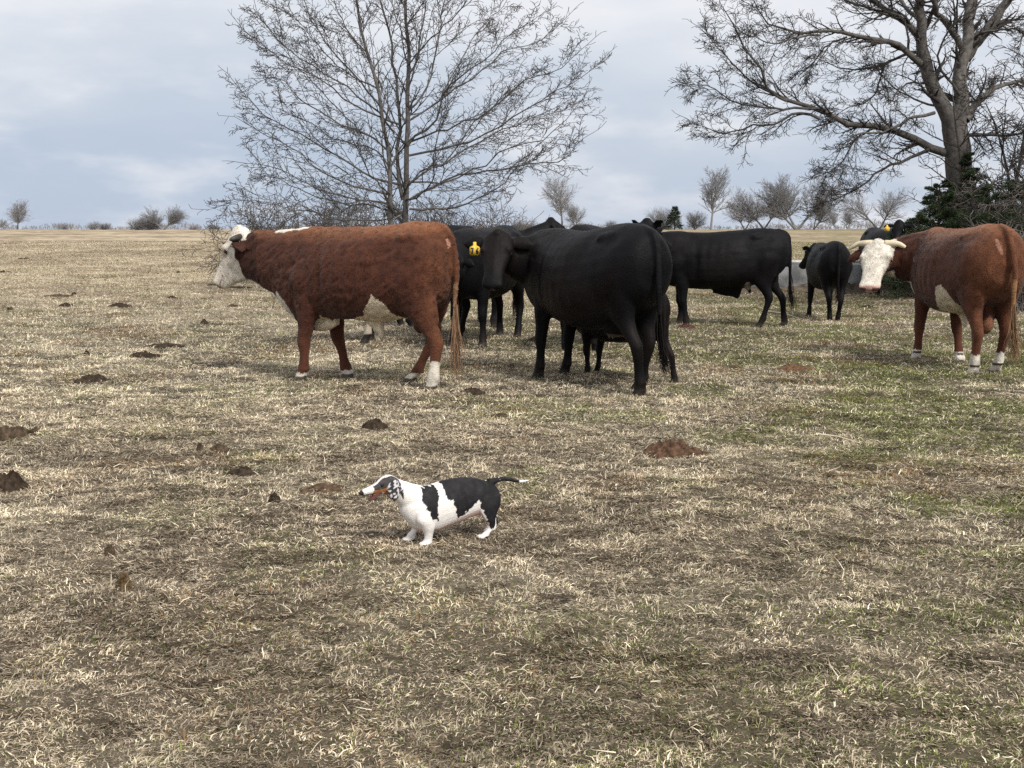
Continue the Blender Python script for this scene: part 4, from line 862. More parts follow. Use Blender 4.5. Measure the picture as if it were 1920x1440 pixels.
def middle_tree():
    D = 25.0; g0 = at(762, 545, D); t = thing('bare_tree', 'wide leafless tree with grey zigzag twigs directly behind the left Hereford', 'tree', (g0[0], D, float(gheight(g0[0], D)) - .05))
    W = (Wood(), Wood()); sp = dict(seg=.13, jit=.11, up=(.05, .055, .03, .0), kids=(8, 8, 3.2, 2), ang=((22, 42), (30, 58), (38, 65)), len=((.4, .7), (.26, .55), (.28, .5)), max=3, tip=.0046, min=.09)
    L = [([(910, 1320), (910, 1000), (915, 850), (915, 700), (920, 500), (918, 300), (920, 100), (915, -130)], (0, 0), .105, .035, 16),
         ([(850, 1300), (838, 990), (835, 800), (830, 680), (800, 520), (775, 380), (740, 250), (690, 100), (650, -120)], (-.1, -.4), .085, .03, 14),
         ([(900, 900), (870, 700), (880, 520), (870, 400), (840, 200), (800, 60), (770, -110)], (.1, .6), .06, .02, 12),
         ([(885, 830), (760, 780), (600, 700), (420, 590), (260, 520), (130, 400)], (0, -.9), .045, .008, 13),
         ([(850, 700), (740, 590), (560, 520), (400, 430), (300, 330), (240, 330)], (0, .8), .04, .008, 12),
         ([(860, 600), (760, 470), (640, 380), (480, 290), (340, 200), (220, 70)], (0, -.5), .04, .008, 12),
         ([(850, 560), (740, 400), (600, 250), (500, 130), (430, 0), (400, -80)], (0, .9), .042, .012, 12),
         ([(885, 560), (780, 520), (640, 440), (520, 340), (350, 270), (180, 150)], (0, -1.4), .038, .008, 12),
         ([(850, 880), (700, 830), (520, 760), (380, 660), (260, 600), (150, 540)], (0, .9), .042, .008, 12),
         ([(840, 920), (640, 870), (480, 830), (330, 750), (200, 720)], (0, -.8), .036, .008, 11),
         ([(838, 985), (640, 975), (450, 940), (280, 905), (150, 880), (45, 900)], (0, -.6), .03, .006, 11), ([(860, 950), (700, 900), (500, 870), (330, 800), (230, 770)], (0, 1.6), .034, .008, 11),
         ([(930, 900), (1060, 840), (1200, 760), (1400, 740), (1560, 720), (1700, 680), (1750, 620)], (0, -.7), .045, .007, 12),
         ([(930, 940), (1100, 920), (1260, 880), (1370, 820), (1450, 740), (1560, 690)], (0, .8), .045, .007, 12),
         ([(930, 700), (1080, 650), (1250, 600), (1450, 500), (1600, 410), (1700, 370), (1820, 290)], (0, .5), .042, .007, 13),
         ([(920, 660), (1000, 590), (1070, 500), (1090, 400), (1180, 330), (1300, 250), (1400, 150), (1500, 90)], (0, -1.0), .045, .008, 13),
         ([(930, 640), (1100, 560), (1290, 500), (1420, 400), (1520, 330), (1620, 310), (1720, 240)], (0, -1.5), .036, .007, 12),
         ([(925, 500), (1000, 430), (1060, 250), (1080, 100), (1115, -90)], (0, .6), .04, .014, 12),
         ([(935, 540), (1060, 470), (1180, 360), (1300, 290), (1400, 200), (1530, 180), (1670, 80)], (0, 1.2), .036, .007, 12),
         ([(920, 420), (970, 250), (1000, 100), (1015, -90)], (0, -.6), .036, .014, 11),
         ([(1090, 400), (1200, 220), (1280, 100), (1385, 10)], (-.5, .3), .025, .008, 9),
         ([(925, 830), (1050, 750), (1200, 660), (1330, 580), (1500, 520), (1690, 440)], (0, -.4), .04, .007, 12),
         ([(930, 820), (1080, 800), (1250, 740), (1420, 640), (1600, 600), (1700, 500), (1765, 430)], (0, 1.3), .036, .007, 12),
         ([(800, 400), (700, 200), (620, 100), (560, -40)], (-.2, -.9), .03, .01, 9), ([(918, 300), (1060, 150), (1180, 20), (1230, -60)], (0, -.8), .03, .01, 9), ([(920, 200), (860, 60), (840, -60)], (0, .7), .025, .01, 7),
         ([(780, 400), (660, 330), (500, 200), (400, 80), (330, 30)], (0, .2), .028, .008, 10), ([(700, 590), (560, 440), (440, 330), (330, 210), (290, 30)], (.4, .9), .024, .007, 9),
         ([(915, 850), (860, 780), (800, 700), (700, 640), (600, 620), (450, 540), (300, 470)], (0, 2.2), .034, .008, 11), ([(915, 850), (1000, 760), (1100, 720), (1220, 560), (1330, 460), (1440, 330)], (0, 2.2), .034, .008, 11),
         ([(915, 900), (980, 880), (1040, 800), (1060, 640), (1120, 480)], (0, -2.0), .034, .008, 10), ([(850, 880), (800, 850), (700, 700), (640, 560)], (0, -2.2), .034, .008, 10)]
    for px, dep, r0, r1, k in L: limb(W, [(762 + (u - 762) * .93, v + (8 if abs(u - 762) > 60 else 0)) for u, v in Zc(px)], D, dep, r0 * (.60 if r0 < .05 else .78), r1 * .8, sp, kids=k * 1.35, klen=(.6, 1.45))
    for o, nm, c in ((W[0], 'trunk', (.105, .098, .094)), (W[1], 'crown', (.092, .086, .083))):
        b = o.build(nm, BARK if nm == 'trunk' else TWIG, None, c); b.parent = t; b.matrix_parent_inverse = shift(t)
def shift(t):
    from mathutils import Matrix
    return Matrix.Translation(-Vector(t.location))
middle_tree()

def right_tree():
    D = 27.0; g0 = at(1805, 544, D); t = thing('bare_tree', 'huge old leafless tree with thick forked trunk and one long low limb reaching left', 'tree', (g0[0], D, float(gheight(g0[0], D)) - .05))
    W = (Wood(), Wood()); sp = dict(seg=.17, jit=.15, up=(.0, .01, .0, .0), kids=(6, 7, 3.6, 2), ang=((25, 50), (28, 58), (35, 62)), len=((.4, .7), (.3, .6), (.3, .55)), max=3, tip=.0048, min=.12)
    Zr = lambda p: Zc(p, 2.743, 1220, 0)
    L = [([(1610, 1480), (1605, 1200), (1600, 1000), (1590, 850), (1560, 650)], (0, 0), .35, .27, 2, 14),
         ([(1555, 740), (1530, 620), (1490, 520), (1440, 400), (1400, 280), (1385, 180), (1395, 60), (1400, -90)], (0, -.4), .20, .085, 10, 12),
         ([(1590, 760), (1592, 600), (1590, 450), (1610, 300), (1640, 180), (1640, 50), (1650, -90)], (0, .5), .19, .10, 10, 12),
         ([(1620, 300), (1700, 190), (1800, 60), (1880, -70)], (.3, 1.0), .13, .09, 8, 10), ([(1605, 250), (1530, 130), (1470, 60), (1440, -90)], (.3, -.6), .08, .05, 8, 8),
         ([(1560, 800), (1430, 765), (1290, 700), (1150, 655), (950, 620), (850, 560), (700, 520), (620, 450), (500, 280), (400, 110), (360, 20)], (0, -1.5), .10, .008, 34, 10),
         ([(850, 560), (700, 560), (540, 550), (400, 510), (290, 440), (180, 430)], (-1.0, -2.0), .032, .007, 22, 6), ([(870, 610), (760, 580), (620, 640), (500, 650), (380, 690), (240, 640)], (-1.0, -.2), .035, .007, 20, 6), ([(700, 520), (560, 450), (400, 310), (290, 180)], (-1.2, -.6), .028, .007, 16, 6),
         ([(1390, 330), (1300, 240), (1200, 205), (1040, 185), (960, 160), (870, 180), (700, 150), (560, 60), (520, -20)], (-.3, -1.6), .075, .008, 26, 8), ([(870, 180), (780, 190), (620, 220), (480, 170)], (-1.1, -2.2), .028, .007, 14, 6),
         ([(1010, 190), (900, 240), (830, 330), (760, 370)], (-.9, -.2), .025, .007, 12, 6), ([(1390, 270), (1290, 290), (1200, 330), (1100, 360), (960, 350), (860, 300)], (-.2, .8), .04, .007, 18, 6),
         ([(1380, 190), (1270, 80), (1150, 10), (1080, -80)], (-.3, -.9), .075, .04, 14, 8), ([(1280, 100), (1180, 60), (1050, 20), (930, -30)], (-.5, .4), .04, .015, 12, 6), ([(1395, 120), (1300, 20), (1250, -80)], (0, .8), .05, .03, 9, 6),
         ([(1430, 770), (1300, 820), (1180, 870), (1080, 960), (960, 1020), (850, 1060)], (-.2, -1.0), .042, .007, 24, 6), ([(1460, 580), (1340, 600), (1280, 650), (1180, 680), (1060, 690), (960, 800), (900, 880)], (-.2, -2.2), .04, .007, 20, 6),
         ([(1200, 330), (1180, 420), (1120, 520), (1000, 560), (900, 640)], (.2, .9), .022, .006, 14, 6), ([(1150, 660), (1050, 720), (980, 840), (880, 900)], (-.6, .2), .022, .006, 14, 6),
         ([(1620, 620), (1700, 510), (1800, 440), (1960, 400)], (0, 1.2), .09, .03, 14, 8), ([(1590, 700), (1720, 690), (1850, 700), (1990, 640)], (0, -1.8), .05, .015, 14, 6), ([(1450, 420), (1300, 440), (1230, 520), (1200, 370)], (0, -1.6), .03, .007, 14, 6),
         ([(1640, 200), (1740, 160), (1860, 150), (1960, 210)], (.5, -.8), .04, .01, 12, 6), ([(1420, 130), (1470, 0), (1480, -90)], (0, -.6), .05, .03, 7, 6), ([(1600, 500), (1480, 300), (1560, 120), (1700, 30)], (0, -1.2), .035, .012, 12, 6), ([(1500, 560), (1380, 520), (1200, 400), (1130, 300)], (0, 1.4), .03, .007, 14, 6)]
    for px, dep, r0, r1, k, sd in L: limb(W, Zr(px), D, dep, r0, r1, sp, kids=k * 1.1, klen=(.45, 1.15), sides=sd)
    for o, nm, c in ((W[0], 'trunk', (.105, .097, .090)), (W[1], 'crown', (.066, .061, .058))):
        b = o.build(nm, BARK if nm == 'trunk' else TWIG, None, c); b.parent = t; b.matrix_parent_inverse = shift(t)
right_tree()

def free_tree(name, label, u, v, D, h, stems, sp, cat='tree', group=None, r=None, spread=.5, col=(.12, .11, .10), base=.12, lift=0):
    x = (u - 960) / F * D; z = float(gheight(x, D)); t = thing(name, label, cat, (x, D, z - .02), group=group)
    Wt, Wc = Wood(), Wood(); r = r or h * .022
    for s in range(stems):
        a = random.uniform(0, 6.28); d = Vector((math.cos(a) * spread * (stems > 1), math.sin(a) * spread * (stems > 1), 1)).normalized()
        hl = h * random.uniform(.6, .8); n = 8; q = Vector((random.gauss(0, .1) * r * 5, random.gauss(0, .1) * r * 5, -.1)); pts = [q.copy()]; rad = [r]
        for i in range(n):
            d = (d + rv(.035 if stems == 1 else .07)).normalized(); q = q + d * hl / n; pts.append(q.copy()); f = (i + 1) / n; rr = r * (1 - .8 * f); rad.append(rr)
            if f > base:
                for _ in range(sp['bk']):
                    an = math.radians(random.uniform(30, 65)); ax = random.uniform(0, 6.28); sd = d.cross(Vector((1, 0, 0))).normalized(); u_ = sd * math.cos(ax) + sd.cross(d) * math.sin(ax)
                    grow(Wc, q.copy(), d * math.cos(an) + u_ * math.sin(an), h * sp['bl'] * random.uniform(.7, 1.15) * (1 - .45 * f), rr * .55, 1, sp)
        Wt.add([tuple(p) for p in pts], rad, 6)
    Wt.build('trunk', BARK, t, col); Wc.build('crown', TWIG, t, col)
    return t
FARSP = lambda h: dict(seg=h * .08, jit=.13, up=(.12 / h * 4, .09 / h * 4, .05 / h * 4), kids=(9, 8, 6), ang=(26, 50), len=(.45, .7), max=3, tip=.013 * h / 8, min=h * .05, bk=6, bl=.55)
FC = (.265, .26, .265); FD = (.215, .21, .212)  # far bark and scrub lightened: distance haze put into the colour
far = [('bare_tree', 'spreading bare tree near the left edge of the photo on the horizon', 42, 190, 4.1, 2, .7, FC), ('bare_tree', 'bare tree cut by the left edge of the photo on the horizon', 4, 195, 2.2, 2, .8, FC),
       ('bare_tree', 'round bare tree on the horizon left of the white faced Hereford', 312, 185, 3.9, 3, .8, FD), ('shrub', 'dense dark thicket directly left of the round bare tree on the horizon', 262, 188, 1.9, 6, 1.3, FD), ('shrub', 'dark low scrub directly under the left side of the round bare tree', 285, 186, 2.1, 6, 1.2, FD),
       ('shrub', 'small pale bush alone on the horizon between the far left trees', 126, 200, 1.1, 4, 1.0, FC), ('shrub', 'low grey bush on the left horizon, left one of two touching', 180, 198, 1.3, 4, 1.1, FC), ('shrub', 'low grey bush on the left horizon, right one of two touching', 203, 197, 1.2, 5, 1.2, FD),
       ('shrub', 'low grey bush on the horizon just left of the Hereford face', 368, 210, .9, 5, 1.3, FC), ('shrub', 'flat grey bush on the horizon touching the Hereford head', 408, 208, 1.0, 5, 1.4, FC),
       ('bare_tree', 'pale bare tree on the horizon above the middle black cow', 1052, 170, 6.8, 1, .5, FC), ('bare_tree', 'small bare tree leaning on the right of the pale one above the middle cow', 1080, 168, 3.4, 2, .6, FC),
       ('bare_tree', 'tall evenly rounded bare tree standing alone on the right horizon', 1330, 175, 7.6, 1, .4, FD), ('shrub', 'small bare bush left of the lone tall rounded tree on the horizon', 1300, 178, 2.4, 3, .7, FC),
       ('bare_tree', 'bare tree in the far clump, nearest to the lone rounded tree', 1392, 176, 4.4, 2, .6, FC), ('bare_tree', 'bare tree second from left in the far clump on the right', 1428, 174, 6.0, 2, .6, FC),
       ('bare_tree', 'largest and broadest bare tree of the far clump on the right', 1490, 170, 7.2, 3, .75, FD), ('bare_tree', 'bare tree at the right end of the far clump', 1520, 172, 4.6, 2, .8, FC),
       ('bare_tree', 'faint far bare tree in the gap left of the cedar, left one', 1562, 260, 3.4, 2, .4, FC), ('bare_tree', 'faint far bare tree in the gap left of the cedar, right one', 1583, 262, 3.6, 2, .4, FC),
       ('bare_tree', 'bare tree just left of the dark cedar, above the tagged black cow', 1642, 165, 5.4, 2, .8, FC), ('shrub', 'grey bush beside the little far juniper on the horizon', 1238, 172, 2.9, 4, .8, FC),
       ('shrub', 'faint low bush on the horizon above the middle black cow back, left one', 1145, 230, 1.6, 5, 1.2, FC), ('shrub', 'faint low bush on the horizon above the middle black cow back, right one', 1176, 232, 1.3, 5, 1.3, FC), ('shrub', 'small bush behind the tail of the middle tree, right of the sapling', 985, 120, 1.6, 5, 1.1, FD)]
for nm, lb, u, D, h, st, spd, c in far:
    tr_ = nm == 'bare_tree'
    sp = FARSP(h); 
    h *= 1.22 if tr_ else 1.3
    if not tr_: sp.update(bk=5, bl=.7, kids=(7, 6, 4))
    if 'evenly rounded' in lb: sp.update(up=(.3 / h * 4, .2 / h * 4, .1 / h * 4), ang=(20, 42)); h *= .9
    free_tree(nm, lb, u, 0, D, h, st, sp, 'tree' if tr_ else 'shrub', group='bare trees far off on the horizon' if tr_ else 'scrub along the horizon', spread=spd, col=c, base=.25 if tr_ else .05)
# thin continuous scrub line far away: nobody could count it
def scrub_line():
    W = Wood()
    for i in range(1500):
        D = random.uniform(215, 300); u = random.uniform(-60, 1990); x = (u - 960) / F * D
        hh = .25 + 1.1 * float(fbm(u / 60., 3.3, 200, 3)) ** 2 * (1.6 if (u < 480 or 1100 < u < 1300 or u > 1500) else 1.0)
        z = float(gheight(x, D)); sp = dict(seg=.3, jit=.2, up=(.05,), kids=(5, 4), ang=(25, 60), len=(.5, .8), max=2, tip=.03, min=.3)
        grow(W, Vector((x, D, z)), Vector((random.gauss(0, .5), random.gauss(0, .5), 1)), hh * 1.5, .05, 1, sp)
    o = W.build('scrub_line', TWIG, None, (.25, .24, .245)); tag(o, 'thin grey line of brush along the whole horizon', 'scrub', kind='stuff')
scrub_line()

# thickets and brush near the two big trees
def brush(name, label, u, D, h, n, spd, col=(.10, .09, .082), group=None, tip=.006):
    sp = dict(seg=.18, jit=.2, up=(.02, .0, .0), kids=(7, 5, 3), ang=(30, 65), len=(.4, .65), max=3, tip=tip, min=.15, bk=2, bl=.5)
    return free_tree(name, label, u, 0, D, h, n, sp, 'shrub', group, r=.03, spread=spd, col=col, base=.1)
B1 = 'brush under the middle tree'
for u, D, h, lb in ((505, 31, 2.7, 'grey bush reaching out behind the white Hereford face'), (575, 33, 3.3, 'grey brush behind the Hereford neck under the middle tree'), (650, 34, 3.5, 'tangled grey brush behind the Hereford back, left of the tree trunks'), (840, 34, 3.3, 'grey bush under the middle tree behind the Hereford rump'), (890, 36, 3.0, 'low grey bush at the right foot of the middle tree')):
    brush('shrub', lb, u, D, h, 9, 1.1, group=B1, col=(.11, .10, .092))
sapl = free_tree('sapling', 'thin reddish sapling rising right behind the middle black cow neck', 962, 0, 21, 2.75, 1, dict(seg=.15, jit=.14, up=(.03, .0, .0), kids=(4, 3, 2), ang=(35, 60), len=(.4, .6), max=2, tip=.005, min=.12, bk=1, bl=.42), 'tree', r=.022, spread=.1, col=(.12, .085, .075), base=.3)
pale = free_tree('sapling', 'slim pale grey stem standing in front of the middle tree trunks', 738, 0, 20, 2.35, 1, dict(seg=.15, jit=.16, up=(.05, .0, .0), kids=(3, 2, 2), ang=(30, 50), len=(.4, .6), max=2, tip=.005, min=.12, bk=1, bl=.25), 'tree', r=.02, spread=.1, col=(.26, .25, .24), base=.5)
B2 = 'brush under the great right tree'
for i, (u, D, h, lb) in enumerate(((1868, 25.4, 2.6, 'tangled grey brush left of the tall saplings behind the bull'), (1900, 24.9, 3.2, 'tangled grey brush directly above the bull rump'), (1950, 23.8, 3.6, 'tangled grey brush cut by the right edge of the photo'), (1915, 20.5, 1.9, 'low drooping brush beside the bull tail at the right edge'))):
    brush('shrub', lb, u, D, h, 7, .7, group=B2, col=(.15, .135, .125))
for i, (u, D, h, lb) in enumerate(((1868, 25.5, 6.4, 'slim dark leafless tree just right of the great trunk'), (1905, 26.0, 6.8, 'slim dark leafless tree near the right edge of the photo'), (1945, 25.0, 6.2, 'slim dark leafless tree beyond the right edge, its twigs reaching in'))):
    free_tree('bare_tree', lb, u, 0, D, h, 2, dict(seg=.2, jit=.17, up=(.02, .0, .0), kids=(7, 6, 3), ang=(30, 60), len=(.4, .62), max=3, tip=.0065, min=.16, bk=3, bl=.24), 'tree', 'slim trees beside the great tree', r=.06, spread=.16, col=(.075, .066, .06), base=.18)

# cedars
CEDAR = mat_attr('cedar_foliage', rough=.8, spec=.15, noise=.3, nscale=3, trans=.1)
def cedar(label, u, D, h, w_, seed, group, n=26000, size=.032, col=(.034, .05, .024)):
    r = np.random.default_rng(seed); x = (u - 960) / F * D; z0 = float(gheight(x, D)); t = thing('cedar_tree', label, 'tree', (x, D, z0 - .03), group=group)
    Wt = Wood(); Wt.add([(0, 0, -.1), (.02, 0, h * .5), (.0, .02, h * .97)], [h * .03, h * .018, .01], 7)
    V = []; nb = int(26 + h * 14); C = []; ncl = n // nb
    for b in range(nb):
        f = r.uniform(.03, .98); zb = h * f; a = r.uniform(0, 6.28); L = w_ * (1 - f) ** .75 * r.uniform(.65, 1.15) + .12
        rise = r.uniform(.0, .5); d = np.array([math.cos(a), math.sin(a), rise]); d /= np.linalg.norm(d)
        mid = np.array([0, 0, zb]) + d * L * .55; tip = np.array([0, 0, zb]) + d * L + np.array([0, 0, -.10 * L])
        Wt.add([(0, 0, zb), tuple(mid), tuple(tip)], [.018 * h / 3, .012, .004], 4)
        tt = r.uniform(.25, 1, ncl) ** .7; P = np.array([0, 0, zb]) + np.outer(tt * L, d) + np.outer(tt**2, [0, 0, -.10 * L])
        # sprays leave the bough to both sides and hang a little
        off = r.normal(0, 1, (ncl, 3)) * np.array([.19, .19, .10]) * L * (1.15 - tt * .75)[:, None] * .75
        P = P + off; dd = d[None] * .6 + off / (np.linalg.norm(off, axis=1)[:, None] + 1e-6) * .8 + r.normal(0, .45, (ncl, 3)); dd /= np.linalg.norm(dd, axis=1)[:, None]
        s = np.cross(dd, r.normal(0, 1, (ncl, 3))); s /= np.linalg.norm(s, axis=1)[:, None]; ln = size * r.uniform(.7, 1.8, ncl)[:, None]; wd = size * .16
        V.append(np.stack([P - s * wd, P + s * wd, P + dd * ln * .6 + s * wd * .8, P + dd * ln], 1)); k = r.uniform(.6, 1.6) * r.uniform(.6, 1.5, ncl)
        C.append(np.repeat((np.array(col)[None] * k[:, None] * np.where(r.uniform(0, 1, ncl) < .12, 1.8, 1)[:, None])[:, None], 4, 1))
    V = np.concatenate(V); C = np.concatenate(C).reshape(-1, 3); m = len(V)
    q = np.arange(m)[:, None] * 4 + np.array([[0, 1, 2, 3]])
    Wt.build('trunk', BARK, t, (.10, .075, .06)); new_mesh('crown', V.reshape(-1, 3), [q], CEDAR, t, col=C, smooth=False)
CG = 'cedars beside the great tree'
cedar('dark cedar standing left of the great trunk, reaching towards the tagged cow', 1752, 25.0, 2.45, 1.15, 1, CG, 52000)
cedar('tallest dark cedar right under the great trunk', 1790, 25.8, 3.1, 1.3, 2, CG, 60000)
cedar('low wide cedar between the great trunk and the bull rump', 1845, 24.2, 2.3, 1.4, 3, CG, 48000)
cedar('dark cedar at the right edge of the photo above the bull tail', 1905, 24.6, 2.6, 1.3, 4, CG, 40000)
cedar('low dark cedar directly above the bull back', 1715, 24.6, 1.75, .95, 5, CG, 28000)
cedar('small lone juniper far away on the horizon above the resting ears', 1262, 170, 3.3, 1.5, 6, 'far junipers', 2600, .22, (.035, .05, .03))

# ------------------------------------------------------------------ concrete trough
CONC = mat_plain('concrete', (.235, .24, .24), rough=.9, noise=.45, nscale=2.2, bump=.5, bscale=30)
def beam(name, x0, x1, y0, y1, z0, z1, mat, parent, bev=.02):
    V = []
    for x in (x0, x1):
        for (yy, z_) in ((y0 + bev, z0), (y1 - bev, z0), (y1, z0 + bev), (y1, z1 - bev), (y1 - bev, z1), (y0 + bev, z1), (y0, z1 - bev), (y0, z0 + bev)): V.append((x, yy, z_))
    f = [(i, (i + 1) % 8, 8 + (i + 1) % 8, 8 + i) for i in range(8)]
    return new_mesh(name, np.array(V, float), [np.array(f), np.array([list(range(8))[::-1], list(range(8, 16))])], mat, parent, smooth=False)
def trough():
    Y = 26.9; x0 = 5.05; z = float(gheight(7, Y)); t = thing('water_trough', 'long grey concrete water trough with white pipe rim behind the horned bull', 'trough', (8.6, Y, z)); t['label'] = 'long grey concrete water trough with a white pipe along its rim'
    L0, L1 = x0 - 8.6, 13.6 - 8.6
    beam('front_wall', L0, L1, 0, .16, -.2, .60, CONC, t); beam('back_wall', L0, L1, 1.35, 1.5, -.2, .60, CONC, t); beam('end_wall', L0 + .004, L0 + .16, .163, 1.347, -.2, .597, CONC, t); beam('end_wall', L1 - .16, L1 - .004, .163, 1.347, -.2, .597, CONC, t)
    pm = mat_plain('white_pipe', (.62, .62, .58), rough=.5, noise=.15); s = Shell(); s.rings(tube_rings([(L0 - .05, .08, .665, .032, .032), (0, .08, .667, .032, .032), (L1, .08, .665, .032, .032)], 30)); v, f = s.arrays(); new_mesh('rim_pipe', v, f, pm, t)
    for i in range(7):
        xx = L0 + .2 + i * (L1 - L0 - .4) / 6; s = Shell(); s.rings(tube_rings([(xx, .08, .58, .018, .018), (xx, .08, .66, .018, .018)], 4, up=(1, 0, 0))); v, f = s.arrays(); new_mesh('bracket', v, f, pm, t)
    wm = mat_plain('trough_water', (.05, .06, .055), rough=.08, spec=.5, noise=.1)
    new_mesh('water', np.array([(L0 + .16, .16, .45), (L1 - .16, .16, .45), (L1 - .16, 1.35, .45), (L0 + .16, 1.35, .45)], float), np.array([(0, 1, 2, 3)]), wm, t, smooth=False)
    # mud splashed against the lower wall: banked earth
    V = []; n = 120; rr = np.random.default_rng(4)
    X = np.linspace(5.0, 13.6, n); hgt = .10 + .34 * np.clip(fbm(X / .9, X * 0, 301, 3) * 2 - .75, 0, 1); prof = [(-.75, -.05), (-.42, .12), (-.16, .6), (-.01, 1.0), (.02, .98)]
    for i in range(n):
        for (py, pz) in prof: V.append((X[i], Y + py + rr.normal(0, .02), z + pz * hgt[i] + rr.normal(0, .012)))
    m = len(prof); f = [(i * m + j, i * m + j + 1, (i + 1) * m + j + 1, (i + 1) * m + j) for i in range(n - 1) for j in range(m - 1)]
    o = new_mesh('mud_bank', np.array(V), np.array(f), mat_plain('mud', (.10, .078, .055), rough=.95, noise=.5, nscale=6, bump=1, bscale=12), smooth=True); tag(o, 'trampled dark mud banked against the foot of the concrete trough', kind='structure')
trough()

# ------------------------------------------------------------------ dung, mounds, sticks, weeds
DUNGM = mat_attr('dung', rough=.9, spec=.1, noise=.5, nscale=40, bump=1.0, bscale=90)
def pat(name, label, cat, u, v, wpx, hgt, col, seed, asp=.75, rough=.35, group='dung pats on the pasture'):
    p = gp(u, v); x, y = p[0], p[1]; R0 = wpx / 2 / F * y * 1.15; hgt = hgt * .8 + .012; r = np.random.default_rng(seed); nr_, na = 24, 72; V = []; C = []
    for i in range(nr_ + 1):
        f = i / nr_
        for j in range(na):
            a = 2 * math.pi * j / na; e = 1 + .45 * (float(vnoise(math.cos(a) * 1.7 + seed * 3.3, math.sin(a) * 1.7 + seed, 5)) - .5) * 2
            rr = R0 * f * e; xx = rr * math.cos(a); yy = rr * math.sin(a) * asp
            zz = hgt * (1 - f ** 2.2) ** 1.1 * (1 + rough * 2 * (float(vnoise(xx / R0 * 3 + seed, yy / R0 * 3, 7)) - .5) + rough * 1.5 * (float(vnoise(xx / R0 * 8 + seed, yy / R0 * 8, 9)) - .5) + rough * .7 * (float(vnoise(xx / R0 * 17 + seed, yy / R0 * 17, 19)) - .5)) - .012 * (f > .95)
            V.append((xx, yy, zz)); C.append(np.array(col) * (.45 + .6 * float(vnoise(xx / R0 * 5, yy / R0 * 5 + seed, 3)) + .5 * float(vnoise(xx / R0 * 14, yy / R0 * 14 + seed, 23))))
    f = [(i * na + j, i * na + (j + 1) % na, (i + 1) * na + (j + 1) % na, (i + 1) * na + j) for i in range(nr_) for j in range(na)]
    o = new_mesh(name, np.array(V), np.array(f), DUNGM, col=np.array(C)); o.location = (x, y, float(gheight(x, y)) + .004)
    return tag(o, label, cat, group)
DK = (.042, .030, .021); MD = (.072, .052, .034); RD = (.17, .075, .035)
G2 = 'dung pats on the pasture'
for i, (u, v, wp, h, c, lb) in enumerate([
    (22, 818, 62, .055, MD, 'flat dark dung pat at the left edge, upper one of two there'), (22, 915, 66, .085, DK, 'thick lumpy dark dung pat at the left edge, lower one of two there'), (172, 711, 66, .05, DK, 'ragged dark dung pat below left of the round one'),
    (268, 666, 52, .055, DK, 'rough dark dung heap left of the Hereford, just below the long flat one'), (313, 648, 62, .03, DK, 'long flat black dung pat left of the Hereford front legs'), (222, 575, 40, .07, DK, 'tall crumbly dung heap in the left field'),
    (125, 574, 28, .05, DK, 'small dark dung lump left of the tall crumbly heap'), (18, 580, 14, .03, DK, 'tiny dark dung lump at the left edge of the field'), (8, 513, 22, .05, DK, 'dark dung lump far out at the left edge'), (163, 666, 11, .05, DK, 'small round black dropping in the left field'),
    (376, 846, 14, .035, MD, 'small upright crumb of dung beside the flat brown pat'), (410, 846, 38, .03, MD, 'flat brown dung pat with a dark right end'), (455, 889, 46, .03, DK, 'long dark dung pat in the middle left of the grass'), (514, 946, 22, .04, DK, 'small pointed dark clod left of the dog'),
    (232, 1106, 25, .05, (.11, .075, .04), 'small round brown ball of dung in the lower left grass'), (703, 804, 42, .035, DK, 'dark dung pat above the dog'), (884, 738, 44, .03, DK, 'dark flat dung pat behind the Hereford hind hooves'), (383, 606, 12, .05, DK, 'small dark lump below the Hereford muzzle'),
    (108, 556, 40, .02, MD, 'thin brown dung smear in the left field with a lump at its end'), (140, 553, 10, .05, DK, 'little lump at the end of the thin brown smear'), (322, 560, 20, .03, DK, 'small flat pat left of the Hereford nose in the field'), (437, 576, 36, .035, MD, 'low brown pat below the Hereford muzzle'),
    (400, 535, 24, .03, DK, 'dark flat pat far out below the Hereford nose'), (445, 541, 46, .025, DK, 'long dark flat pat right below the Hereford jaw'), (47, 488, 24, .05, DK, 'dark streak of dung far out in the left field'), (334, 512, 9, .05, DK, 'tiny dark lump far out left of the Hereford nose'),
    (1555, 545, 26, .05, DK, 'dark dung lump at the foot of the trough'), (1625, 575, 24, .04, DK, 'flat dark pat below the bull muzzle'), (938, 782, 40, .02, MD, 'thin brown pat below the middle cow'), (1490, 694, 60, .04, (.13, .075, .045), 'reddish brown scuffed pat between the middle cow and the bull'),
    (206, 1044, 16, .02, MD, 'small brown pat low on the left'), (66, 812, 16, .02, MD, 'small grey brown pat beside the flat dark one at the left edge'), (1000, 640, 24, .03, MD, 'low brown pat under the middle cow neck')]):
    pat('dung_pat', lb, 'dung pat', u, v, wp, h, c, i + 1)
pat('dirt_mound', 'reddish brown crumbly earth mound in the grass right of the dog', 'earth mound', 1258, 852, 98, .062, (.088, .052, .033), 77, asp=.8, rough=.5, group='bare earth heaps')
pat('dirt_mound', 'low reddish patch of scratched earth just left above the dog head', 'earth mound', 610, 924, 76, .016, (.085, .055, .036), 78, asp=.6, rough=.5, group='bare earth heaps')
pat('dirt_mound', 'small reddish heap at the front hooves of the side on black cow', 'earth mound', 1290, 615, 30, .05, (.075, .036, .03), 79, asp=.7, group='bare earth heaps')
def stick(name, label, cat, pts, r, col, group=None):
    W_ = Wood(); 
    for P in pts: W_.add(P, [r * (1 - .6 * i / (len(P) - 1)) for i in range(len(P))], 5)
    o = W_.build(name, TWIG, None, col); return tag(o, label, cat, group)
def gz(x, y, dz=.0): return (x, y, float(gheight(x, y)) + dz)
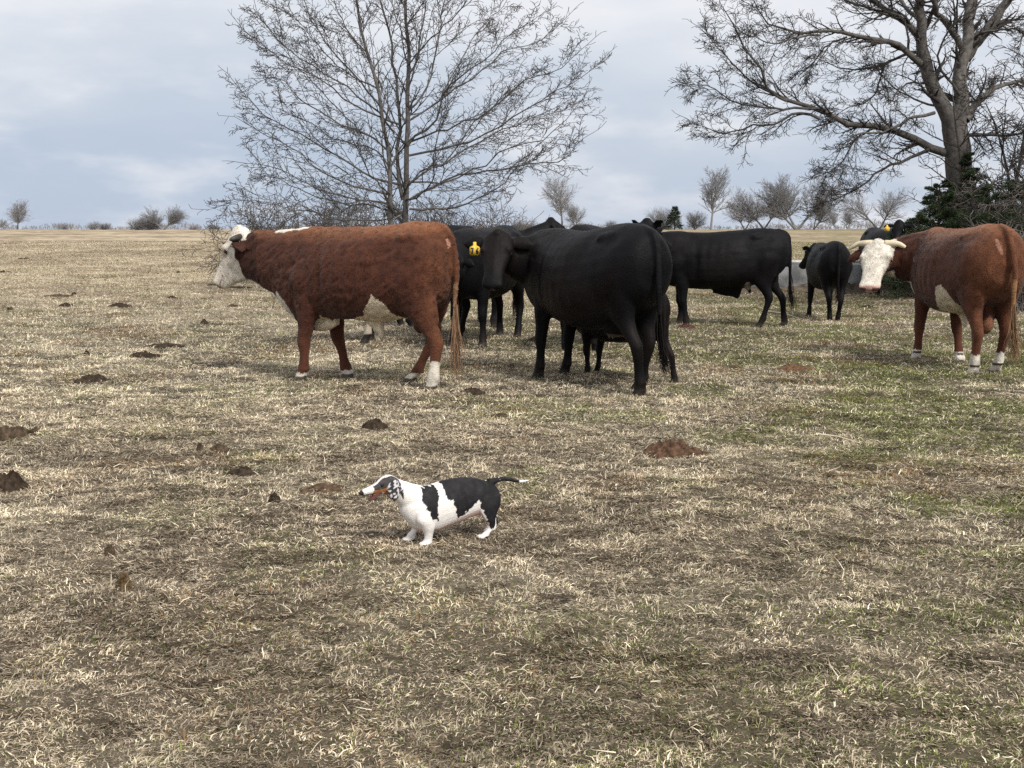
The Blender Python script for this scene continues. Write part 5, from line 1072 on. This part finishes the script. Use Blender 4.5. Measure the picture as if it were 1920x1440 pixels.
a = gp(1440, 592); b = gp(1505, 603); stick('stick', 'pale stick lying behind the hooves of the side on black cow', 'stick', [[gz(a[0], a[1], .05), gz((a[0] + b[0]) / 2, (a[1] + b[1]) / 2, .07), gz(b[0], b[1], .03)]], .018, (.42, .36, .28))
a = gp(1534, 818); b = gp(1612, 832); stick('stick', 'thin pale stick lying in the grass right of the earth mound', 'stick', [[gz(a[0], a[1], .03), gz((a[0] + b[0]) / 2, (a[1] + b[1]) / 2, .035), gz(b[0], b[1], .02)]], .006, (.55, .47, .34))
def weed(label, base, tips, r, col, Y=None):
    p = gp(*base); Y = p[1]; W_ = Wood(); z0 = float(gheight(p[0], Y))
    for path in tips:
        P = [at(u, v, Y + dy) for u, v, dy in path]; W_.add(P, [r * (1 - .55 * i / (len(P) - 1)) for i in range(len(P))], 4)
    o = W_.build('weed', TWIG, None, col); return tag(o, label, 'weed', 'dead weed stalks')
weed('branched dead weed stalk standing in front of the dog chest', (783, 1008), [[(783, 1008, -.0), (782, 985, -.0), (778, 975, 0)], [(778, 975, 0), (765, 968, .01), (757, 962, .01)], [(779, 978, 0), (774, 965, 0), (761, 950, .02)], [(780, 982, 0), (781, 970, 0), (784, 963, -.01)], [(774, 965, 0), (771, 957, -.01)]], .0022, (.16, .12, .10))
weed('bare twiggy weed behind the Hereford brisket', (511, 578), [[(511, 580, 0), (514, 560, 0), (521, 543, 0)], [(514, 560, 0), (507, 548, 0)], [(516, 555, 0), (512, 540, .1), (498, 536, .1)]], .009, (.13, .12, .11))
# low green rosettes of weeds near the bottom of the photo
def rosette(label, u, v, R0, seed):
    r = np.random.default_rng(seed); p = gp(u, v); n = 16; V = []; Q = []; k = 0; C = []
    for i in range(n):
        a = r.uniform(0, 6.28); L = R0 * r.uniform(.6, 1.2); w_ = L * .26; d = np.array([math.cos(a), math.sin(a)]); s = np.array([-d[1], d[0]]); h = r.uniform(.0, .016); cc = np.array([.13, .155, .09]) * r.uniform(.6, 1.5)
        prof = [(0, .15, .0), (.35, .8, h * .8), (.7, 1.0, h), (1.0, .25, h * .55)]
        for f, ww, z_ in prof:
            for sg in (-1, 0, 1):
                q = d * L * f + s * sg * w_ * ww; V.append((q[0], q[1], z_ + .012 + (abs(sg) * .006))); C.append(cc)
        for j in range(3):
            for t_ in range(2): Q.append((k + j * 3 + t_, k + j * 3 + t_ + 1, k + (j + 1) * 3 + t_ + 1, k + (j + 1) * 3 + t_))
        k += 12
    o = new_mesh('green_weed', np.array(V), np.array(Q), GRASSMAT, col=np.array(C)); o.location = gz(p[0], p[1]); tag(o, label, 'weed', 'green rosettes in the turf')
